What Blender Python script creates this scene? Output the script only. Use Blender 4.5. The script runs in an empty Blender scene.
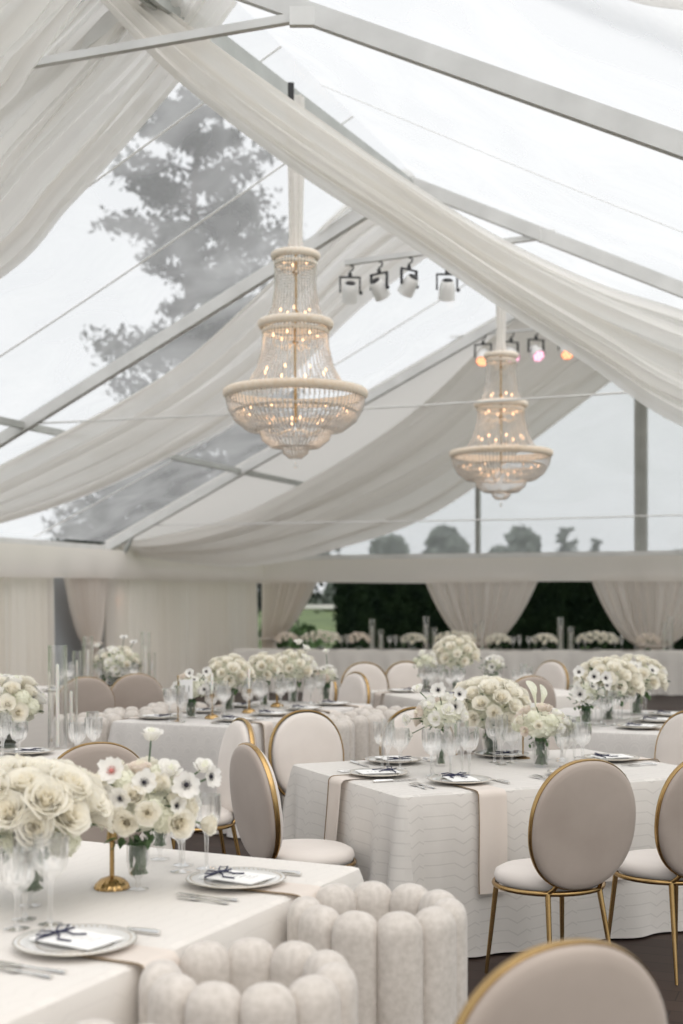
import bpy, math, random
from mathutils import Vector, Matrix, Euler
PI = math.pi
S = bpy.context.scene
COL = S.collection
F, CX, HY, EYE = 1330.0, 341.5, 600.0, 1.65     # lens in pixels, picture centre, horizon row, eye height
TT = .76                                       # table top height

# ------------------------------------------------------------------ helpers
def at(px, py, Y):
    return Vector(((px-CX)/F*Y, Y, EYE+(HY-py)/F*Y))
def V2(x, y, z=0): return Vector((x, y, z))

class MB:
    def __init__(s): s.v=[]; s.f=[]; s.m=[]; s.uv=[]
    def add(s, vs, fs, mi=0, uvs=None):
        o=len(s.v); s.v+= [tuple(v) for v in vs]
        for k,f in enumerate(fs):
            s.f.append(tuple(i+o for i in f)); s.m.append(mi)
            s.uv.append([uvs[i] for i in f] if uvs else None)
    def box(s, c, d, rot=None, mi=0):
        x,y,z=[k/2 for k in d]; M=rot if rot is not None else Matrix.Identity(3); c=Vector(c)
        vs=[c+M@Vector((a*x,b*y,e*z)) for a in(-1,1) for b in(-1,1) for e in(-1,1)]
        s.add(vs,[(0,1,3,2),(4,6,7,5),(0,4,5,1),(2,3,7,6),(0,2,6,4),(1,5,7,3)],mi)
    def beam(s, p, q, w, h, up=(0,0,1), mi=0, groove=0):
        p=Vector(p);q=Vector(q);d=(q-p).normalized();sd=d.cross(Vector(up)).normalized();u=sd.cross(d)
        if groove:
            pr=[(-w/2,-h/2),(-w*.18,-h/2),(-w*.14,-h/2+groove),(w*.14,-h/2+groove),(w*.18,-h/2),(w/2,-h/2),(w/2,h/2),(-w/2,h/2)]
        else: pr=[(-w/2,-h/2),(w/2,-h/2),(w/2,h/2),(-w/2,h/2)]
        n=len(pr); vs=[p+sd*a+u*b for a,b in pr]+[q+sd*a+u*b for a,b in pr]
        s.add(vs,[(i,(i+1)%n,n+(i+1)%n,n+i) for i in range(n)]+[tuple(range(n))[::-1],tuple(range(n,2*n))],mi)
    def tube(s, pts, r, seg=8, mi=0, closed=False, flat=None):
        pts=[Vector(p) for p in pts]; n=len(pts); vs=[]; prev=None
        for i,p in enumerate(pts):
            if closed: d=pts[(i+1)%n]-pts[i-1]
            else: d=pts[min(i+1,n-1)]-pts[max(i-1,0)]
            d=d.normalized() if d.length>1e-9 else Vector((0,0,1))
            if prev is None:
                a=Vector((0,0,1)) if abs(d.z)<.9 else Vector((1,0,0)); sd=d.cross(a).normalized()
            else:
                sd=(prev-d*prev.dot(d)); sd=sd.normalized() if sd.length>1e-6 else prev
            prev=sd; u=d.cross(sd)
            rr=r[i] if hasattr(r,'__len__') else r
            for k in range(seg):
                a=2*PI*k/seg; vs.append(p+(sd*math.cos(a)+u*math.sin(a))*rr)
        fs=[]
        for i in range(n if closed else n-1):
            j=(i+1)%n
            for k in range(seg): fs.append((i*seg+k,i*seg+(k+1)%seg,j*seg+(k+1)%seg,j*seg+k))
        if not closed: fs+= [tuple(range(seg))[::-1],tuple((n-1)*seg+k for k in range(seg))]
        s.add(vs,fs,mi)
    def lathe(s, prof, seg=24, c=(0,0,0), flute=None, mi=0, M=None, ell=1.0):
        # flute: (count, amplitude, z0, z1)
        vs=[];c=Vector(c);n=len(prof)
        for r,z in prof:
            for k in range(seg):
                a=2*PI*k/seg; rr=r
                if flute and flute[2]<=z<=flute[3]: rr=r*(1+flute[1]*math.cos(flute[0]*a))
                v=Vector((rr*math.cos(a),rr*math.sin(a)*ell,z))
                if M is not None: v=M@v
                vs.append(c+v)
        fs=[(i*seg+k,i*seg+(k+1)%seg,(i+1)*seg+(k+1)%seg,(i+1)*seg+k) for i in range(n-1) for k in range(seg)]
        if prof[0][0]>1e-5: fs.append(tuple(range(seg))[::-1])
        if prof[-1][0]>1e-5 : fs.append(tuple((n-1)*seg+k for k in range(seg)))
        s.add(vs,fs,mi)
    def lathe_open(s, prof, seg=24, c=(0,0,0), flute=None, mi=0):
        k=len(s.f); s.lathe(prof,seg,c,flute,mi)
        while len(s.f[-1])==seg and seg>4: s.f.pop(); s.m.pop(); s.uv.pop()
    def grid(s, fn, nu, nv, mi=0, uvf=None, wrap=False):
        vs=[];uv=[]
        for i in range(nu+1):
            for j in range(nv+1):
                vs.append(fn(i/nu,j/nv)); uv.append(uvf(i/nu,j/nv) if uvf else (i/nu,j/nv))
        w=nv+1
        s.add(vs,[(i*w+j,(i+1)*w+j,(i+1)*w+j+1,i*w+j+1) for i in range(nu) for j in range(nv)],mi,uv)
    def stamp(s, o, M, mi=0):
        s.add([M@Vector(v) for v in o.v], o.f, mi)
        if o.m and any(o.m):
            for k in range(len(o.f)): s.m[len(s.m)-len(o.f)+k]=mi+o.m[k]
    def ball(s, c, r, seg=10, rings=6, mi=0, sc=(1,1,1)):
        c=Vector(c); vs=[c+Vector((0,0,-r*sc[2]))]
        for i in range(1,rings):
            t=-PI/2+PI*i/rings
            for k in range(seg):
                a=2*PI*k/seg; vs.append(c+Vector((r*math.cos(t)*math.cos(a)*sc[0],r*math.cos(t)*math.sin(a)*sc[1],r*math.sin(t)*sc[2])))
        vs.append(c+Vector((0,0,r*sc[2]))); L=len(vs)-1; fs=[]
        for k in range(seg):
            fs.append((0,1+(k+1)%seg,1+k)); fs.append((L,L-seg+k,L-seg+(k+1)%seg))
            for i in range(rings-2): fs.append((1+i*seg+k,1+i*seg+(k+1)%seg,1+(i+1)*seg+(k+1)%seg,1+(i+1)*seg+k))
        s.add(vs,fs,mi)
    def mesh(s, name, mats, smooth=True):
        me=bpy.data.meshes.new(name); me.from_pydata(s.v,[],s.f)
        for m in (mats if isinstance(mats,(list,tuple)) else [mats]): me.materials.append(m)
        me.polygons.foreach_set('material_index', s.m)
        if any(u for u in s.uv):
            l=me.uv_layers.new(name='uv'); flat=[]
            for f,u in zip(s.f,s.uv):
                for k in range(len(f)): flat+= (list(u[k]) if u else [0,0])
            l.data.foreach_set('uv',flat)
        if smooth:
            me.polygons.foreach_set('use_smooth',[True]*len(me.polygons))
            try: me.set_sharp_from_angle(angle=math.radians(50))
            except Exception: pass
        me.update(); return me
    def build(s, name, mats, parent=None, smooth=True, loc=None):
        o=bpy.data.objects.new(name, s.mesh(name,mats,smooth)); COL.objects.link(o)
        if parent: o.parent=parent
        if loc is not None: o.location=loc
        return o

def obj(name, mesh, parent=None, M=None):
    o=bpy.data.objects.new(name,mesh); COL.objects.link(o)
    if parent: o.parent=parent
    if M is not None: o.matrix_basis=M
    return o
def tag(o, label, cat, group=None, kind=None):
    if label: o['label']=label
    if cat: o['category']=cat
    if group: o['group']=group
    if kind: o['kind']=kind
    return o
def struct(o): o['kind']='structure'; return o
def empty(name, loc=(0,0,0), rz=0):
    o=bpy.data.objects.new(name,None); COL.objects.link(o); o.empty_display_size=.1
    o.location=loc; o.rotation_euler=(0,0,rz); return o
KIDS={}
def copy_tree(o, parent=None):
    c=o.copy(); COL.objects.link(c); c.parent=parent
    for ch in [x for x in o.children]: copy_tree(ch,c)
    return c
PLACED=set()
def place(proto, loc, rz, label, group=None, rx=None):
    """first use moves the prototype itself, later uses copy the thing with its parts"""
    if proto.name in PLACED: o=copy_tree(proto)
    else: PLACED.add(proto.name); o=proto
    o.location=loc; o.rotation_euler=(rx or 0,0,rz); o['label']=label
    if group: o['group']=group
    return o
def lrp(a,b,t): return a+(b-a)*t
def smooth(t): t=max(0,min(1,t)); return t*t*(3-2*t)
def cr(pts, t):
    n=len(pts)-1; x=max(0,min(.99999,t))*n; i=int(x); u=x-i
    p0=pts[max(i-1,0)];p1=pts[i];p2=pts[i+1];p3=pts[min(i+2,n)]
    return .5*((2*p1)+(p2-p0)*u+(2*p0-5*p1+4*p2-p3)*u*u+(3*p1-p0-3*p2+p3)*u*u*u)
def rzto(d): return math.atan2(-d[0], d[1])      # turn local +Y to the direction d

# ------------------------------------------------------------------ materials
def mat(name, col, rough=.6, metal=0, spec=.5, **k):
    m=bpy.data.materials.new(name); m.use_nodes=True; b=m.node_tree.nodes['Principled BSDF']
    b.inputs['Base Color'].default_value=(*col,1); b.inputs['Roughness'].default_value=rough
    b.inputs['Metallic'].default_value=metal; b.inputs['Specular IOR Level'].default_value=spec
    for kk,vv in k.items(): b.inputs[kk].default_value=vv
    return m
def N(m,t,**k):
    n=m.node_tree.nodes.new(t)
    for a,b in k.items(): setattr(n,a,b)
    return n
def L(m,a,b): m.node_tree.links.new(a,b)
def vary(m, scale, c1, c2, stretch=(1,1,1), coord='Object', bump=0, bscale=None, detail=4, dist=.01):
    nt=m.node_tree; b=nt.nodes['Principled BSDF']; tc=N(m,'ShaderNodeTexCoord'); mp=N(m,'ShaderNodeMapping')
    mp.inputs['Scale'].default_value=stretch; L(m,tc.outputs[coord],mp.inputs['Vector'])
    nz=N(m,'ShaderNodeTexNoise'); nz.inputs['Scale'].default_value=scale; nz.inputs['Detail'].default_value=detail
    L(m,mp.outputs[0],nz.inputs['Vector']); r=N(m,'ShaderNodeValToRGB'); L(m,nz.outputs['Fac'],r.inputs[0])
    r.color_ramp.elements[0].position=.3; r.color_ramp.elements[1].position=.7
    r.color_ramp.elements[0].color=(*c1,1); r.color_ramp.elements[1].color=(*c2,1); L(m,r.outputs[0],b.inputs['Base Color'])
    if bump:
        n2=N(m,'ShaderNodeTexNoise'); n2.inputs['Scale'].default_value=bscale or scale; n2.inputs['Detail'].default_value=3
        L(m,mp.outputs[0],n2.inputs['Vector']); bp=N(m,'ShaderNodeBump'); bp.inputs['Strength'].default_value=bump
        bp.inputs['Distance'].default_value=dist; L(m,n2.outputs['Fac'],bp.inputs['Height']); L(m,bp.outputs[0],b.inputs['Normal'])
    return m
def mixed(m, parts):
    """mix a list of (shader socket, fac) onto the first"""
    out=m.node_tree.nodes['Material Output']; cur=parts[0][0]
    for sh,fac in parts[1:]:
        x=N(m,'ShaderNodeMixShader')
        if hasattr(fac,'links') or hasattr(fac,'is_output'): L(m,fac,x.inputs[0])
        else: x.inputs[0].default_value=fac
        L(m,cur,x.inputs[1]); L(m,sh,x.inputs[2]); cur=x.outputs[0]
    L(m,cur,out.inputs['Surface'])
def cloth_mat(name, col, trans=.3, clear=0., tcol=None, weave=(3,120), bump=.25):
    m=mat(name,col,.85,spec=.15,**{'Sheen Weight':.15}); b=m.node_tree.nodes['Principled BSDF']
    tc=N(m,'ShaderNodeTexCoord'); mp=N(m,'ShaderNodeMapping'); mp.inputs['Scale'].default_value=(weave[0],weave[1],1)
    L(m,tc.outputs['UV'],mp.inputs[0]); nz=N(m,'ShaderNodeTexNoise'); nz.inputs['Scale'].default_value=1; nz.inputs['Detail'].default_value=3
    L(m,mp.outputs[0],nz.inputs['Vector']); bp=N(m,'ShaderNodeBump'); bp.inputs['Strength'].default_value=bump; bp.inputs['Distance'].default_value=.03
    L(m,nz.outputs['Fac'],bp.inputs['Height']); L(m,bp.outputs[0],b.inputs['Normal'])
    tl=N(m,'ShaderNodeBsdfTranslucent'); tl.inputs[0].default_value=(*(tcol or col),1); L(m,bp.outputs[0],tl.inputs['Normal'])
    ps=[(b.outputs[0],0),(tl.outputs[0],trans)]
    if clear:
        tp=N(m,'ShaderNodeBsdfTransparent'); mm=N(m,'ShaderNodeMath',operation='MULTIPLY_ADD'); L(m,nz.outputs['Fac'],mm.inputs[0])
        mm.inputs[1].default_value=.6*clear*2; mm.inputs[2].default_value=clear*.2; ps.append((tp.outputs[0],mm.outputs[0]))
    mixed(m,ps); return m
def glassy(name, tint, lo, hi, rough=.03, body=0., bodycol=(1,1,1)):
    m=mat(name,bodycol,.3); b=m.node_tree.nodes['Principled BSDF']
    tp=N(m,'ShaderNodeBsdfTransparent'); tp.inputs[0].default_value=(*tint,1)
    gl=N(m,'ShaderNodeBsdfGlossy'); gl.inputs['Roughness'].default_value=rough; gl.inputs[0].default_value=(1,1,1,1)
    lw=N(m,'ShaderNodeLayerWeight'); lw.inputs[0].default_value=.5
    mr=N(m,'ShaderNodeMapRange'); L(m,lw.outputs['Facing'],mr.inputs[0]); mr.inputs[3].default_value=lo; mr.inputs[4].default_value=hi
    mixed(m,[(tp.outputs[0],0),(b.outputs[0],body),(gl.outputs[0],mr.outputs[0])]); return m

M={}
M['gold']=vary(mat('gold',(.42,.27,.11),.27,1),6,(.40,.255,.10),(.52,.35,.16))
M['velvet']=vary(mat('taupe velvet',(.42,.34,.29),.75,spec=.2,**{'Sheen Weight':.35,'Sheen Roughness':.4}),4,(.40,.335,.29),(.48,.41,.36),bump=.05,bscale=200)
M['cream']=vary(mat('cream velvet',(.72,.66,.61),.75,spec=.2,**{'Sheen Weight':.3}),4,(.68,.62,.57),(.76,.70,.65),bump=.05,bscale=200)
M['boucle']=vary(mat('boucle',(.75,.70,.64),.95,spec=.1,**{'Sheen Weight':.3}),60,(.55,.505,.455),(.67,.62,.57),bump=.6,bscale=230,dist=.003)
M['napkin']=cloth_mat('napkin',(.80,.72,.65),.15,weave=(60,60),bump=.1)
M['piping']=mat('bronze piping',(.25,.17,.09),.5,.3)
M['swag']=cloth_mat('swag chiffon',(.94,.92,.89),.52,.10,tcol=(.96,.94,.91),weave=(2.5,50),bump=.25)
M['curtain']=cloth_mat('curtain chiffon',(.90,.85,.79),.3,.0,tcol=(.92,.86,.79),weave=(50,1.5),bump=.3)
M['sheer']=cloth_mat('sheer drape',(.90,.84,.78),.42,.06,tcol=(.92,.86,.80),weave=(60,2),bump=.25)
M['valance']=cloth_mat('valance',(.92,.87,.81),.35,0,tcol=(.92,.87,.82),weave=(3,3),bump=.05)
M['rolled']=mat('grey side panel',(.36,.38,.40),.7)
M['alu']=vary(mat('brushed aluminium',(.7,.7,.68),.5,.1),3,(.66,.655,.64),(.78,.775,.76),bump=.05)
M['alud']=vary(mat('dull aluminium',(.45,.46,.44),.5,.2),3,(.42,.43,.41),(.52,.53,.51))
M['cable']=mat('white cable',(.75,.74,.72),.5)
M['white']=mat('white paint',(.86,.85,.83),.4)
M['black']=mat('black metal',(.02,.02,.022),.4)
M['china']=mat('white china',(.86,.85,.83),.12,**{'Coat Weight':.5})
M['rim']=mat('silver rim',(.50,.46,.40),.35,.6)
M['card']=mat('card stock',(.88,.87,.85),.8)
M['navy']=mat('navy ribbon',(.02,.022,.06),.6)
M['ink']=mat('grey ink',(.30,.29,.28),.7)
M['silver']=mat('polished silver',(.80,.79,.77),.18,1)
M['wax']=mat('candle wax',(.88,.86,.80),.5,**{'Subsurface Weight':.2})
M['leaf']=vary(mat('leaf green',(.06,.12,.04),.55),9,(.035,.085,.03),(.11,.19,.06))
M['stem']=vary(mat('stem green',(.04,.09,.03),.5),12,(.025,.07,.03),(.10,.18,.06))
M['darkeye']=mat('anemone centre',(.012,.010,.02),.6)
M['redeye']=mat('blush centre',(.55,.20,.18),.6)
M['hedge']=vary(mat('hedge green',(.012,.03,.015),.7,spec=.15),3,(.006,.017,.010),(.03,.058,.024))
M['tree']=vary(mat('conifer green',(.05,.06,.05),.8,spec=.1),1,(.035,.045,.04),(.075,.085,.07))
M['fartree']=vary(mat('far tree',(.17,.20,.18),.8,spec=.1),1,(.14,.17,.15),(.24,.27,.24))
M['bark']=vary(mat('bark',(.10,.08,.07),.9),4,(.06,.05,.045),(.13,.11,.09))
M['lawn']=vary(mat('lawn',(.10,.15,.06),.9),.6,(.075,.115,.045),(.14,.19,.075))
M['crystal']=glassy('cut crystal',(.96,.96,.955),.08,.8,.03,.025)
M['vaseglass']=glassy('clear vase glass',(.972,.97,.966),.03,.45,.03,.015)
M['bead']=glassy('crystal bead',(.98,.97,.95),.15,.6,.15,.5,(.95,.91,.86))
M['ring']=vary(mat('beaded gold ring',(.9,.8,.68),.35,.0),40,(.86,.74,.60),(.97,.90,.81))
M['greyglass']=glassy('grey glass bowl',(.45,.50,.46),.08,.6,.04,.25,(.16,.19,.16))

def petal(name,c,c2,tr=.42):
    m=vary(mat(name,c,.7,spec=.1),14,c,c2); b=m.node_tree.nodes['Principled BSDF']
    tl=N(m,'ShaderNodeBsdfTranslucent'); tl.inputs[0].default_value=(*c2,1); mixed(m,[(b.outputs[0],0),(tl.outputs[0],tr)]); return m
M['rose']=petal('rose petal',(.96,.92,.81),(.98,.955,.885))
M['rosein']=petal('inner rose petal',(.95,.90,.77),(.97,.93,.83))
M['anem']=petal('anemone petal',(.95,.925,.88),(.97,.955,.925))
M['blush']=petal('blush petal',(.88,.74,.66),(.93,.88,.82))
M['hyd']=petal('hydrangea floret',(.90,.90,.74),(.96,.955,.86))
M['calla']=petal('calla petal',(.90,.90,.72),(.95,.95,.85))

def emis(name,c,s):
    m=bpy.data.materials.new(name); m.use_nodes=True; nt=m.node_tree; nt.nodes.remove(nt.nodes['Principled BSDF'])
    e=N(m,'ShaderNodeEmission'); e.inputs[0].default_value=(*c,1); e.inputs[1].default_value=s
    L(m,e.outputs[0],nt.nodes['Material Output'].inputs[0]); return m
M['bulb']=emis('warm bulb',(1,.58,.32),3.2)
M['lensorange']=emis('amber stage light',(1,.42,.22),2.2)
M['lenspink']=emis('pink stage light',(1,.52,.68),1.9)
M['lensorangedim']=emis('amber stage lens',(1,.36,.18),.75); M['lenspinkdim']=emis('pink stage lens',(.9,.42,.55),.75)

# clear vinyl: mostly transparent, milky with smudges
def vinyl(name, haze, hi):
    m=mat(name,(.88,.89,.90),.4); b=m.node_tree.nodes['Principled BSDF']
    tp=N(m,'ShaderNodeBsdfTransparent'); tp.inputs[0].default_value=(.95,.96,.97,1)
    tl=N(m,'ShaderNodeBsdfTranslucent'); tl.inputs[0].default_value=(.86,.87,.88,1)
    tc=N(m,'ShaderNodeTexCoord'); mp=N(m,'ShaderNodeMapping'); mp.inputs['Scale'].default_value=(.7,.7,1.6)
    L(m,tc.outputs['Object'],mp.inputs[0]); nz=N(m,'ShaderNodeTexNoise'); nz.inputs['Scale'].default_value=1.1; nz.inputs['Detail'].default_value=5
    nz.inputs['Distortion'].default_value=.8; L(m,mp.outputs[0],nz.inputs['Vector'])
    mr=N(m,'ShaderNodeMapRange'); L(m,nz.outputs['Fac'],mr.inputs[0]); mr.inputs[1].default_value=.35; mr.inputs[2].default_value=.75
    mr.inputs[3].default_value=haze; mr.inputs[4].default_value=hi
    gl=N(m,'ShaderNodeBsdfGlossy'); gl.inputs['Roughness'].default_value=.12
    mixed(m,[(tp.outputs[0],0),(tl.outputs[0],mr.outputs[0]),(gl.outputs[0],.03)]); return m
M['vinyl']=vinyl('clear vinyl roof',.24,.46)
M['vinylw']=vinyl('clear vinyl gable',.28,.38)
m=mat('white roof fabric',(.80,.785,.76),.7,spec=.1); b=m.node_tree.nodes['Principled BSDF']
tl=N(m,'ShaderNodeBsdfTranslucent'); tl.inputs[0].default_value=(.70,.69,.67,1); mixed(m,[(b.outputs[0],0),(tl.outputs[0],.55)]); M['roof']=m

# linen table cloth with woven chevron lines (uv in metres)
def linen(name, c, c2, kind):
    m=mat(name,c,.85,spec=.15,**{'Sheen Weight':.2}); b=m.node_tree.nodes['Principled BSDF']
    tc=N(m,'ShaderNodeTexCoord'); sx=N(m,'ShaderNodeSeparateXYZ'); L(m,tc.outputs['UV'],sx.inputs[0])
    def ma(op,a,bv=None,cv=None):
        n=N(m,'ShaderNodeMath',operation=op)
        for i,x in enumerate((a,bv,cv)):
            if x is None: continue
            if isinstance(x,(int,float)): n.inputs[i].default_value=x
            else: L(m,x,n.inputs[i])
        return n.outputs[0]
    U,Vv=sx.outputs[0],sx.outputs[1]
    if kind=='chevron':
        tri=ma('PINGPONG',U,.045); vv=ma('ADD',Vv,ma('MULTIPLY',tri,.55)); band=ma('LESS_THAN',ma('FRACT',ma('DIVIDE',vv,.055)),.13)
        col=ma('LESS_THAN',ma('FRACT',ma('DIVIDE',U,.27)),.42)
        line=ma('LESS_THAN',ma('FRACT',ma('DIVIDE',Vv,.055)),.10)
        pat=ma('ADD',ma('MULTIPLY',band,col),ma('MULTIPLY',line,ma('SUBTRACT',1.0,col)))
    else:
        a=ma('SUBTRACT',ma('FRACT',ma('DIVIDE',U,.11)),.5); row=ma('FLOOR',ma('DIVIDE',Vv,.08)); v=ma('FRACT',ma('DIVIDE',Vv,.08))
        a=ma('SUBTRACT',ma('FRACT',ma('ADD',ma('DIVIDE',U,.11),ma('MULTIPLY',row,.5))),.5)
        d=ma('ADD',ma('MULTIPLY',a,a),ma('MULTIPLY',ma('MULTIPLY',v,v),.3)); pat=ma('LESS_THAN',ma('FRACT',ma('MULTIPLY',d,9)),.5)
    nz=N(m,'ShaderNodeTexNoise'); nz.inputs['Scale'].default_value=9; nz.inputs['Detail'].default_value=6; L(m,tc.outputs['UV'],nz.inputs['Vector'])
    f=ma('MULTIPLY',pat,.38); f=ma('ADD',f,ma('MULTIPLY',nz.outputs['Fac'],.4))
    mx=N(m,'ShaderNodeMix',data_type='RGBA'); L(m,f,mx.inputs[0]); mx.inputs[6].default_value=(*c,1); mx.inputs[7].default_value=(*c2,1)
    L(m,mx.outputs[2],b.inputs['Base Color']); n2=N(m,'ShaderNodeTexNoise'); n2.inputs['Scale'].default_value=700; L(m,tc.outputs['UV'],n2.inputs['Vector'])
    bp=N(m,'ShaderNodeBump'); bp.inputs['Strength'].default_value=.35; bp.inputs['Distance'].default_value=.002
    L(m,ma('ADD',ma('MULTIPLY',pat,-1.0),n2.outputs['Fac']),bp.inputs['Height']); L(m,bp.outputs[0],b.inputs['Normal']); return m
M['linen']=linen('woven chevron linen',(.73,.695,.65),(.53,.50,.465),'chevron')
M['damask']=linen('scalloped damask',(.73,.695,.66),(.60,.57,.54),'scale')
M['plainlinen']=linen('plain ivory linen',(.77,.73,.68),(.69,.65,.605),'chevron')

# dark plank floor
m=mat('dark plank floor',(.05,.035,.028),.55,spec=.25); b=m.node_tree.nodes['Principled BSDF']; M['floor']=m
tc=N(m,'ShaderNodeTexCoord'); mp=N(m,'ShaderNodeMapping'); mp.inputs['Rotation'].default_value=(0,0,.37); L(m,tc.outputs['Object'],mp.inputs[0])
br=N(m,'ShaderNodeTexBrick'); br.inputs['Scale'].default_value=1; br.inputs['Brick Width'].default_value=1.4; br.inputs['Row Height'].default_value=.14
br.inputs['Mortar Size'].default_value=.003; br.inputs['Color1'].default_value=(.055,.036,.028,1); br.inputs['Color2'].default_value=(.033,.021,.017,1); br.inputs['Mortar'].default_value=(.01,.008,.007,1)
L(m,mp.outputs[0],br.inputs['Vector']); L(m,br.outputs['Color'],b.inputs['Base Color'])

# ------------------------------------------------------------------ tent geometry
K=1.2
A_=Vector((.357,.934,0)); P_=Vector((.934,-.357,0))     # along the tent, across the tent
F1=Vector((-5.11*K,13.9*K,0)); HW=6.12*K; EAVE=EYE+.70*K; RIDGE=EYE+3.67*K
FT=[-9.6*K,-4.25*K,0,5*K,10*K]                            # frame stations
def foot(t,side=0): p=F1+A_*t+P_*(2*HW*side); return Vector((p.x,p.y,EAVE))
def apex(t): p=F1+A_*t+P_*HW; return Vector((p.x,p.y,RIDGE))
def on_frame(t,px,py):        # picture ray meets the plane of a frame
    k=(px-CX)/F; o=F1+A_*t; w=(k*o.y-o.x)/(P_.x-k*P_.y); q=o+P_*w; return at(px,py,q.y)
def wall_t(px,off=0):         # station on the side wall under a picture column
    k=(px-CX)/F; o=F1+P_*off; return (k*o.y-o.x)/(A_.x-k*A_.y)
def back_w(px,off=0):         # distance along the back wall under a picture column
    k=(px-CX)/F; o=F1+A_*(FT[-1]+off); return (k*o.y-o.x)/(P_.x-k*P_.y)

tn=[0]
def trim(mb,m_): tn[0]+=1; return struct(mb.build('trim_%d'%tn[0],m_,smooth=False))
for t in FT:
    for sd in (0,1):
        mb=MB(); a=foot(t,sd); b=apex(t); mb.beam(a,b,.09,.135,mi=0,groove=.015); trim(mb,M['alu'])
    mb=MB(); a=foot(t); mb.beam((a.x,a.y,0),a,.12,.12,up=A_); trim(mb,M['alu'])
    if t==0 or t==FT[3]:
        # tension cable strung across the frame
        y=EYE+(1.74 if t==0 else 1.03)*K; fr=(y-EAVE)/(RIDGE-EAVE)
        p=foot(t).lerp(apex(t),fr); q=foot(t,1).lerp(apex(t),fr); mb=MB(); mb.tube([p,(p+q)/2-Vector((0,0,.04)),q],.011,6)
        tag(mb.build('tension_cable',M['cable']),'thin white cable strung across the tent '+('in front of both chandeliers' if t==0 else 'just above the lowest swag'),'cable','tension cables')
# ridge, eave and mid purlins
ridge=MB(); ridge.beam(apex(0)-Vector((0,0,.05)),apex(FT[-1])-Vector((0,0,.05)),.12,.16,groove=.02); trim(ridge,M['alud'])
ridge=MB(); q=at(163,0,apex(FT[1]).y+.1); d=(q-apex(0)); ridge.beam(apex(0)-Vector((0,0,.05)),apex(0)+d*1.5,.10,.14,groove=.02); trim(ridge,M['alud'])
for sd in (0,1):
    mb=MB(); mb.beam(foot(FT[0],sd),foot(FT[-1],sd),.14,.16); trim(mb,M['alu'])
pr=lambda t,sd=0: foot(t,sd).lerp(apex(t),.345)
for i in range(len(FT)-1):
    mb=MB(); mb.beam(pr(FT[i]),pr(FT[i+1]),.07,.08); trim(mb,M['alud'])
mb=MB(); mb.beam(foot(FT[-1]),foot(FT[-1],1),.14,.16); trim(mb,M['alu'])
# gable posts
for px in (478,641):
    w=back_w(px); p=F1+A_*FT[-1]+P_*w; top=EAVE+(RIDGE-EAVE)*(1-abs(w-HW)/HW)
    mb=MB(); ww=.09 if px<500 else .24; mb.beam((p.x,p.y,0),(p.x,p.y,top-.08),ww,.1,up=A_,groove=.02); trim(mb,M['alud'])
# knee brace at the eave of the second frame
mb=MB(); a=on_frame(FT[3],134,533); b_=on_frame(FT[3],107,588); mb.tube([a,b_],.035,8); trim(mb,M['alud'])
# collar ties
TIES=[(FT[1],(30,64),(302,17)),(0,(345,263),(547,236)),(FT[3],(450,337),(585,325))]
for t,a,b_ in TIES:
    dt=-.35 if t==FT[1] else 0; p=on_frame(t+dt,*a); q=on_frame(t+dt,*b_); mb=MB(); mb.beam(p,q,.05,.055 if t<6 else .03)
    if t<1: mb.box(q,(.16,.05,.12)); 
    trim(mb,M['alu'])
# roof skins
wn=[0]
for i in range(len(FT)-1):
    for sd in (0,1):
        mb=MB(); a,b_,c,d=[p+Vector((0,0,.13)) for p in (foot(FT[i],sd),apex(FT[i]),apex(FT[i+1]),foot(FT[i+1],sd))]
        def fn(u,v,a=a,b_=b_,c=c,d=d):
            lo=a.lerp(d,u); hi=b_.lerp(c,u); p=lo.lerp(hi,v); p.z-=.10*math.sin(PI*u)*math.sin(PI*v); return p
        mb.grid(fn,10,14)
        if i==3:
            o=mb.build('ceiling',M['roof']); struct(o)
        else:
            wn[0]+=1; struct(mb.build('window_%d'%wn[0],M['vinyl']))
            for s_ in ((.33,.66) if sd==0 else (.5,)):
                mb=MB(); mb.tube([fn(s_,k/14)+Vector((0,0,-.01)) for k in range(15)],.010 if sd==0 else .003,4); trim(mb,M['white'])
# clear gable
mb=MB(); a,b_,c=[p+A_*.08 for p in (foot(FT[-1]),apex(FT[-1]),foot(FT[-1],1))]
mb.add([a,b_,c],[(0,1,2)]); wn[0]+=1; struct(mb.build('window_%d'%wn[0],M['vinylw']))
# floor and lawn
def ground(Y): return -.06+1.2*max(0,min(1,(Y-34)/40))
mb=MB(); q=[F1+A_*-22+P_*-.3,F1+A_*(FT[-1]+.3)+P_*-.3,F1+A_*(FT[-1]+.3)+P_*(2*HW+.3),F1+A_*-22+P_*(2*HW+.3)]
mb.add([(p.x,p.y,0) for p in q],[(3,2,1,0)]); struct(mb.build('floor',M['floor'],smooth=False))
mb=MB(); mb.grid(lambda u,v: Vector((lrp(-120,120,u),lrp(-10,220,v),ground(lrp(-10,220,v)))),24,40); o=mb.build('lawn',M['lawn']); tag(o,None,None,kind='structure')

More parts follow.
